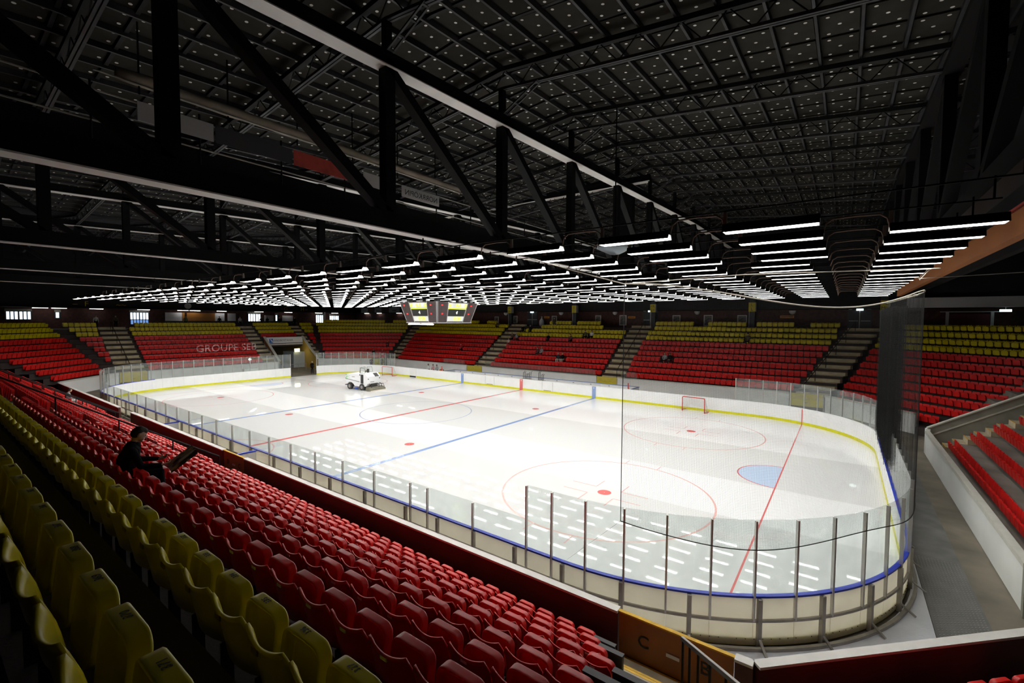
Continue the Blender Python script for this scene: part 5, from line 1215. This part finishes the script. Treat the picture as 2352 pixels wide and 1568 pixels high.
def head(C, neck, hc, face):
    """skull, jaw, nose, ears, hair cap; hc head centre, face: facing direction"""
    hc = Vector(hc); f = Vector(face).normalized(); s = f.cross(Vector((0, 0, 1))).normalized(); u = s.cross(f).normalized()
    C.append((Vector(neck), hc - u * 0.06 - f * 0.02, 0.056, 0.054, 'skin'))
    C.append((hc + f * 0.012 + u * 0.02, hc + f * 0.03 - u * 0.03, 0.082, 0.074, 'skin'))
    C.append((hc + f * 0.035 - u * 0.07, hc + f * 0.055 - u * 0.085, 0.052, 0.038, 'skin'))
    C.append((hc + f * 0.098 + u * 0.01, hc + f * 0.115 - u * 0.022, 0.010, 0.014, 'skin'))
    C.append((hc + f * 0.092 - u * 0.062 - s * 0.018, hc + f * 0.092 - u * 0.062 + s * 0.018, 0.009, 0.009, 'skin'))
    for q in (-1, 1):
        C.append((hc + s * q * 0.082 + u * 0.015, hc + s * q * 0.084 - u * 0.022, 0.016, 0.011, 'skin'))
        C.append((hc + f * 0.086 + s * q * 0.032 + u * 0.022, hc + f * 0.088 + s * q * 0.034 + u * 0.022, 0.011, 0.011, 'eye'))
    C.append((hc - f * 0.025 + u * 0.05, hc - f * 0.045 + u * 0.0, 0.088, 0.084, 'hair'))
    C.append((hc + f * 0.03 + u * 0.07, hc - f * 0.03 + u * 0.065, 0.062, 0.07, 'hair'))
def pose_sit(lean=0.0, hand_y=0.42):
    C = []; 
    C += [((-0.07, 0.13, 0.53), (0.07, 0.13, 0.53), 0.125, 0.125, 'legs'), ((0, 0.13, 0.60), (0, 0.12 + lean * 0.4, 0.80), 0.135, 0.15, 'top'), ((-0.09, 0.12 + lean * 0.6, 0.93), (0.09, 0.12 + lean * 0.6, 0.93), 0.11, 0.11, 'top'), ((0, 0.12 + lean * 0.4, 0.80), (0, 0.12 + lean * 0.7, 0.99), 0.14, 0.11, 'top')]
    nk = (0, 0.13 + lean * 0.8, 1.06)
    head(C, nk, (0, 0.17 + lean * 1.1, 1.21), (0, 1, -0.15 - lean))
    for q in (-1, 1):
        C += [((q * 0.09, 0.15, 0.53), (q * 0.12, 0.54, 0.52), 0.088, 0.065, 'legs'), ((q * 0.12, 0.54, 0.52), (q * 0.12, 0.52, 0.10), 0.062, 0.042, 'legs'), ((q * 0.12, 0.51, 0.06), (q * 0.13, 0.68, 0.04), 0.045, 0.036, 'shoe'),
              ((q * 0.18, 0.12 + lean * 0.6, 0.97), (q * 0.235, 0.16 + lean * 0.6, 0.72), 0.06, 0.046, 'top'), ((q * 0.235, 0.16 + lean * 0.6, 0.72), (q * 0.10, hand_y - 0.02, 0.62), 0.045, 0.033, 'top')]
        hand(C, (q * 0.09, hand_y, 0.615), (-q * 0.5, 0.85, -0.1), (0, -0.1, -1), 0.7)
    return C
def pose_stand(arm=0.0):
    C = [((-0.07, 0, 0.93), (0.07, 0, 0.93), 0.125, 0.125, 'legs'), ((0, 0, 1.0), (0, 0.01, 1.22), 0.13, 0.15, 'top'), ((-0.10, 0, 1.36), (0.10, 0, 1.36), 0.11, 0.11, 'top'), ((0, 0, 1.2), (0, 0, 1.42), 0.14, 0.11, 'top')]
    head(C, (0, 0, 1.49), (0, 0.03, 1.63), (0, 1, -0.1))
    for q in (-1, 1):
        C += [((q * 0.09, 0, 0.92), (q * 0.105, 0.02, 0.50), 0.092, 0.066, 'legs'), ((q * 0.105, 0.02, 0.50), (q * 0.115, -0.01, 0.10), 0.064, 0.043, 'legs'), ((q * 0.115, -0.02, 0.05), (q * 0.13, 0.16, 0.04), 0.046, 0.036, 'shoe'),
              ((q * 0.19, 0, 1.39), (q * 0.25, 0.0, 1.10), 0.06, 0.046, 'top'), ((q * 0.25, 0.0, 1.10), (q * 0.24, 0.10 + arm, 0.86 + arm), 0.045, 0.033, 'top')]
        hand(C, (q * 0.24, 0.115 + arm, 0.84 + arm), (0, 0.35, -0.9), (-q, 0, 0), 0.5)
    return C
def pose_read():
    C = [((-0.07, 0.14, 0.53), (0.07, 0.14, 0.53), 0.13, 0.13, 'legs'), ((0, 0.13, 0.60), (0, 0.16, 0.82), 0.15, 0.165, 'top'), ((-0.10, 0.20, 0.96), (0.10, 0.20, 0.96), 0.12, 0.12, 'top'), ((0, 0.16, 0.82), (0, 0.22, 1.02), 0.155, 0.115, 'top'),
         ((-0.07, 0.20, 1.05), (0.07, 0.20, 1.05), 0.07, 0.07, 'top')]
    head(C, (0, 0.24, 1.08), (0.01, 0.31, 1.225), (0.12, 1, -0.55))
    for q in (-1, 1):
        C += [((q * 0.09, 0.16, 0.53), (q * 0.13, 0.56, 0.55), 0.09, 0.068, 'legs'), ((q * 0.13, 0.56, 0.55), (q * 0.13, 0.60, 0.10), 0.064, 0.044, 'legs'), ((q * 0.13, 0.60, 0.06), (q * 0.14, 0.77, 0.04), 0.046, 0.036, 'shoe'),
              ((q * 0.20, 0.20, 0.99), (q * 0.27, 0.30, 0.74), 0.066, 0.052, 'top'), ((q * 0.27, 0.30, 0.74), (q * 0.24, 0.56, 0.70), 0.05, 0.036, 'top')]
        hand(C, (q * 0.24, 0.575, 0.70), (-q * 0.25, 0.95, 0.1), (-q * 0.4, 0, 0.9), 0.9, 1.05)
    return C
SLOTS = ['skin', 'hair', 'top', 'legs', 'shoe', 'eye']
def body_mesh(C, name, voxel):
    b = MB()
    for p0, p1, r0, r1, tg in C: capsule(b, p0, p1, r0, r1)
    me = b.mesh(name + '_raw'); o = bpy.data.objects.new(name + '_raw', me); COL.objects.link(o)
    md = o.modifiers.new('remesh', 'REMESH'); md.mode = 'VOXEL'; md.voxel_size = voxel; md.use_smooth_shade = True
    sm = o.modifiers.new('smooth', 'SMOOTH'); sm.iterations = 2; sm.factor = 0.4
    dg = bpy.context.evaluated_depsgraph_get(); out = bpy.data.meshes.new_from_object(o.evaluated_get(dg)); out.name = name
    bpy.data.objects.remove(o); bpy.data.meshes.remove(me)
    n = len(out.polygons); cen = np.zeros(n * 3); out.polygons.foreach_get('center', cen); cen = cen.reshape(-1, 3)
    best = np.full(n, 1e9); idx = np.zeros(n, int)
    for p0, p1, r0, r1, tg in C:
        a = np.array(p0); c = np.array(p1); d = c - a; L2 = max(d @ d, 1e-9); q = np.clip(((cen - a) @ d) / L2, 0, 1)
        dist = np.linalg.norm(cen - (a + q[:, None] * d), axis=1) - (r0 + (r1 - r0) * q); m_ = dist < best
        best[m_] = dist[m_]; idx[m_] = SLOTS.index(tg)
    out.materials.clear()
    for s in SLOTS: out.materials.append(MAT['skin'])
    out.polygons.foreach_set('material_index', idx.astype(np.int32)); out.polygons.foreach_set('use_smooth', [True] * n)
    return out
BODY = {'sit': body_mesh(pose_sit(), 'sitting_body', 0.016), 'lean': body_mesh(pose_sit(0.12, 0.5), 'leaning_body', 0.016), 'stand': body_mesh(pose_stand(), 'standing_body', 0.017), 'read': body_mesh(pose_read(), 'reading_body', 0.0105)}
def person(pose, loc, rz, hair, top, legs, lab, shoe='shoe', skin='skin', scale=1.0, group=None):
    o = bpy.data.objects.new('person', BODY[pose]); COL.objects.link(o); o.location = loc; o.rotation_euler = (0, 0, rz); o.scale = (scale,) * 3
    for s, m in zip(o.material_slots, (skin, hair, top, legs, shoe, 'hair_dark')): s.link = 'OBJECT'; s.material = MAT[m]
    return tag(o, lab, 'person', group)
def fan(x, i, pose, hair, top, legs, lab, **kw):
    d, z = row('N', i); cname = 'red' if i < 7 else 'yellow'
    t = thing('flip_up_seat', 'lowered %s seat under the %s' % (cname, ' '.join(lab.replace(',', '').replace('person in ', '').split()[:10])), 'seat', (x, 20.7 + d, z), PI, 'occupied seats in the far stand')
    inst(ME['back', cname], 'backrest', t); inst(ME['low', cname], 'seat_pan', t); inst(ME['bracket'], 'bracket', t)
    return person(pose, (x, 20.7 + d, z + 0.0), PI + kw.pop('turn', 0), hair, top, legs, lab, **kw)
fan(-14.45, 9, 'lean', 'hair_dark', 'cloth_olive', 'cloth_black', 'person in dark olive jacket sitting alone high in the yellow rows near the pillar', turn=0.5)
fan(-9.07, 8, 'lean', 'hair_grey', 'cloth_black', 'cloth_black', 'person in black sitting in yellow rows beside the dark doors, first of two')
fan(-7.7, 8, 'lean', 'hair_grey', 'cloth_black', 'cloth_navy', 'person in black sitting in yellow rows beside the dark doors, second of two')
fan(-9.68, 6, 'lean', 'hair_dark', 'cloth_brown', 'cloth_black', 'person in brown sitting at the stair edge of the top red row')
fan(-9.0, 6, 'sit', 'hair_blond', 'cloth_grey', 'cloth_maroon', 'person in light grey top beside the brown-clad one at the stair edge')
fan(-9.74, 5, 'sit', 'hair_dark', 'cloth_white', 'cloth_red', 'small person in white shirt with red legs at the stair edge', scale=0.85)
fan(-3.73, 6, 'sit', 'hair_dark', 'cloth_black', 'cloth_black', 'person in black sitting upright in the top red row near the doors')
fan(-0.28, 6, 'lean', 'hair_dark', 'cloth_maroon', 'cloth_black', 'person in dark maroon sitting in the top red row near the pillar')
fan(1.41, 7, 'lean', 'hair_dark', 'cloth_olive', 'cloth_black', 'person in olive in the lowest yellow row beside one in white')
fan(2.27, 7, 'sit', 'hair_dark', 'cloth_white', 'cloth_black', 'person in white shirt in the lowest yellow row of the middle block')
fan(-3.69, 3, 'lean', 'hair_dark', 'cloth_maroon', 'cloth_maroon', 'person in maroon sitting among red seats beside one in grey')
fan(-3.15, 3, 'sit', 'hair_blond', 'cloth_grey', 'cloth_maroon', 'person in pale grey sitting among red seats, middle block')
fan(-0.14, 2, 'sit', 'hair_grey', 'cloth_navy', 'cloth_cream', 'person in navy jacket and cream trousers, left of the pair')
fan(0.46, 2, 'sit', 'hair_blond', 'cloth_black', 'cloth_cream', 'fair-haired person in black jacket and cream trousers, right of the pair')
fan(-17.3, 3, 'lean', 'hair_dark', 'cloth_red', 'cloth_black', 'person in red jacket sitting alone in the block under the scoreboard', turn=0.4)
fan(-4.92, 10, 'lean', 'hair_dark', 'cloth_olive', 'cloth_olive', 'person in olive at the very top row before a framed poster', turn=0.5)
fan(12.7, 3, 'sit', 'hair_blond', 'cloth_grey', 'cloth_black', 'fair-haired person in grey among the red seats of the last block')
fan(13.25, 3, 'sit', 'hair_dark', 'cloth_black', 'cloth_black', 'person in black coat over white shirt beside the fair-haired one')
fan(20.22, 7, 'sit', 'hair_dark', 'cloth_olive', 'cloth_black', 'person in faded beige sitting in the lowest yellow row behind the net')
px, py = spt('NW', srange('NW', 3)[0] + 1.5, 3.45); person('lean', (px, py, row('NW', 3)[1]), PI + PI / 4, 'hair_dark', 'cloth_maroon', 'cloth_black', 'person in maroon leaning at the stair rail in the far bend')
person('stand', (-31.85, 9.1, -0.03), -PI / 2, 'hair_grey', 'cloth_black', 'cloth_black', 'person in black standing at the tunnel opening beside the ice')
px, py = spt('NW', srange('NW', 1)[0] + 2.6, 1.0); person('stand', (px, py, 1.21), -PI * 0.75, 'hair_dark', 'cloth_black', 'cloth_navy', 'person in dark clothes standing at the front of the far bend', scale=0.95)
px, py = spt('NW', srange('NW', 1)[0] + 1.2, 1.0); person('stand', (px, py, 1.21), -PI * 0.75, 'hair_blond', 'cloth_red', 'cloth_white', 'person in red and white standing at the front of the far bend', scale=0.95)
px, py = spt('NW', srange('NW', 0)[0] + 2.2, -1.2); person('stand', (px, py, -0.03), -PI * 0.75, 'hair_dark', 'cloth_maroon', 'cloth_black', 'person in maroon standing before the yellow door at the far bend')
px, py = spt('NW', srange('NW', 0)[0] + 0.6, -1.2); person('stand', (px, py, -0.03), -PI * 0.6, 'hair_grey', 'cloth_olive', 'cloth_olive', 'grey-haired person in olive standing at the foot of the far bend stairs')
for x, hair, top, lab, pose in ((-16.8, 'hair_dark', 'cloth_white', 'player in white sitting in the penalty box', 'sit'), (-15.9, 'hair_dark', 'cloth_pink', 'player in pink sitting in the penalty box', 'sit'), (-15.2, 'hair_dark', 'cloth_grey', 'person in grey sitting beside the orange bag in the penalty box', 'sit')):
    person(pose, (x, 17.2, 0.35), PI, hair, top, 'cloth_black', lab)
t = thing('penalty_bench', 'low penalty box bench behind the far boards near the small goal', 'bench', (-15.9, 17.35, 0)); MB().box(-1.6, 1.6, -0.3, 0.2, 0.7, 0.76).build('seat', 'board_white', t)
for x in (-1.5, 0, 1.5): MB().box(x - 0.04, x + 0.04, -0.2, 0.15, 0, 0.7).build('leg', 'steel_grey', t)
tag(MB().lathe([(0.1, 0), (0.3, 0.02), (0.33, 0.18), (0.22, 0.32), (0.05, 0.36)], 12, (-14.55, 17.3, 0.76)).build('sports_bag', 'kiosk_orange', None, True), 'orange sports bag lying on the penalty box bench', 'bag')
for y, hair, top, lab in ((-9.9, 'hair_dark', 'cloth_white', 'person in white shirt on the end concourse near the wall sign'), (-7.9, 'hair_dark', 'cloth_olive', 'dim person in olive on the end concourse'), (0.1, 'hair_dark', 'cloth_green', 'person in green in front of the white kiosk panel'), (4.6, 'hair_dark', 'cloth_black', 'person in black in front of the orange kiosk panel'),
                          (7.6, 'hair_dark', 'cloth_white', 'person in white standing before the end kiosk panel'), (10.9, 'hair_dark', 'cloth_navy', 'person in navy standing before the glazed entrance'), (11.9, 'hair_dark', 'cloth_black', 'person in black standing before the glazed entrance'), (13.9, 'hair_dark', 'cloth_black', 'person in black by the pale wall panel past the entrance'), (16.6, 'hair_dark', 'cloth_black', 'person in black standing below the letter G')):
    person('stand', (-50.5, y, 6.22), -PI / 2, hair, top, 'cloth_black', lab)
d, z = row('W', 9)
px, py = spt('S', -12.6, row('S', 2)[0]); person('lean', (px, py, row('S', 2)[1]), 0.2, 'hair_dark', 'cloth_grey', 'cloth_white', 'person in pale clothes sitting low in the near stand behind the black rail')
# the reader in the near stand
d, z = row('S', 7); rx, ry = 18.73, -16.3 - d
person('read', (rx, ry, z), -0.18, 'hair_dark', 'cloth_black', 'cloth_black', 'person in black sitting in the near stand reading a newspaper', skin='skin_dim')
t = thing('newspaper', 'open newspaper held by the person in black', 'newspaper', (rx + 0.12, ry + 0.70, z + 0.66), -0.18)
def sheet(x0, x1, lift):
    b = MB(); n = 8
    for side in (0, 1):
        for k in range(n + 1):
            q = k / n; x = x0 + (x1 - x0) * q; zz = 0.03 * math.sin(q * PI) * lift
            for y, zz2 in ((-0.02, -0.10), (0.36, 0.16)): b.v.append((x, y, zz + zz2 - side * 0.003))
    for side in (0, 1):
        o = side * 2 * (n + 1)
        for k in range(n): b.f.append((o + 2 * k, o + 2 * k + 2, o + 2 * k + 3, o + 2 * k + 1))
    return b
sheet(-0.34, 0.0, 1).build('page', 'newsprint', t, True); sheet(0.0, 0.36, 1.2).build('page', 'newsprint', t, True)
# ================================================================== NEAR-STAND RAILINGS FAR LEFT
t = thing('stand_railing', 'black slatted railing around the opening in the near stand', 'railing', (0, 0, 0))
zf = lambda y: 0.5 + 0.555 * ((-16.3 - y) - 0.98) / 0.85
pa, pb = Vector((-9.15, -17.2, 0)), Vector((-9.15, -23.5, 0))
tops = []
for k in range(15):
    p = pa.lerp(pb, k / 14); zz = zf(p.y); MB().box(p.x - 0.02, p.x + 0.02, p.y - 0.02, p.y + 0.02, zz, zz + 1.05).build('bar', 'black_steel', t); tops.append((p.x, p.y, zz + 1.07))
MB().tube(tops, 0.03, 6).build('top_rail', 'black_steel', t)
t = thing('opening_hood', 'beige and grey hood above the passage opening in the near stand', 'hood', (-10.6, -24.2, 5.0)); MB().box(-1.3, 1.3, -0.5, 0.5, 0.0, 1.0).build('front', 'board_cream', t); MB().box(-1.4, 1.4, -0.55, 0.55, 1.0, 1.08).build('cap', 'parapet_grey', t)
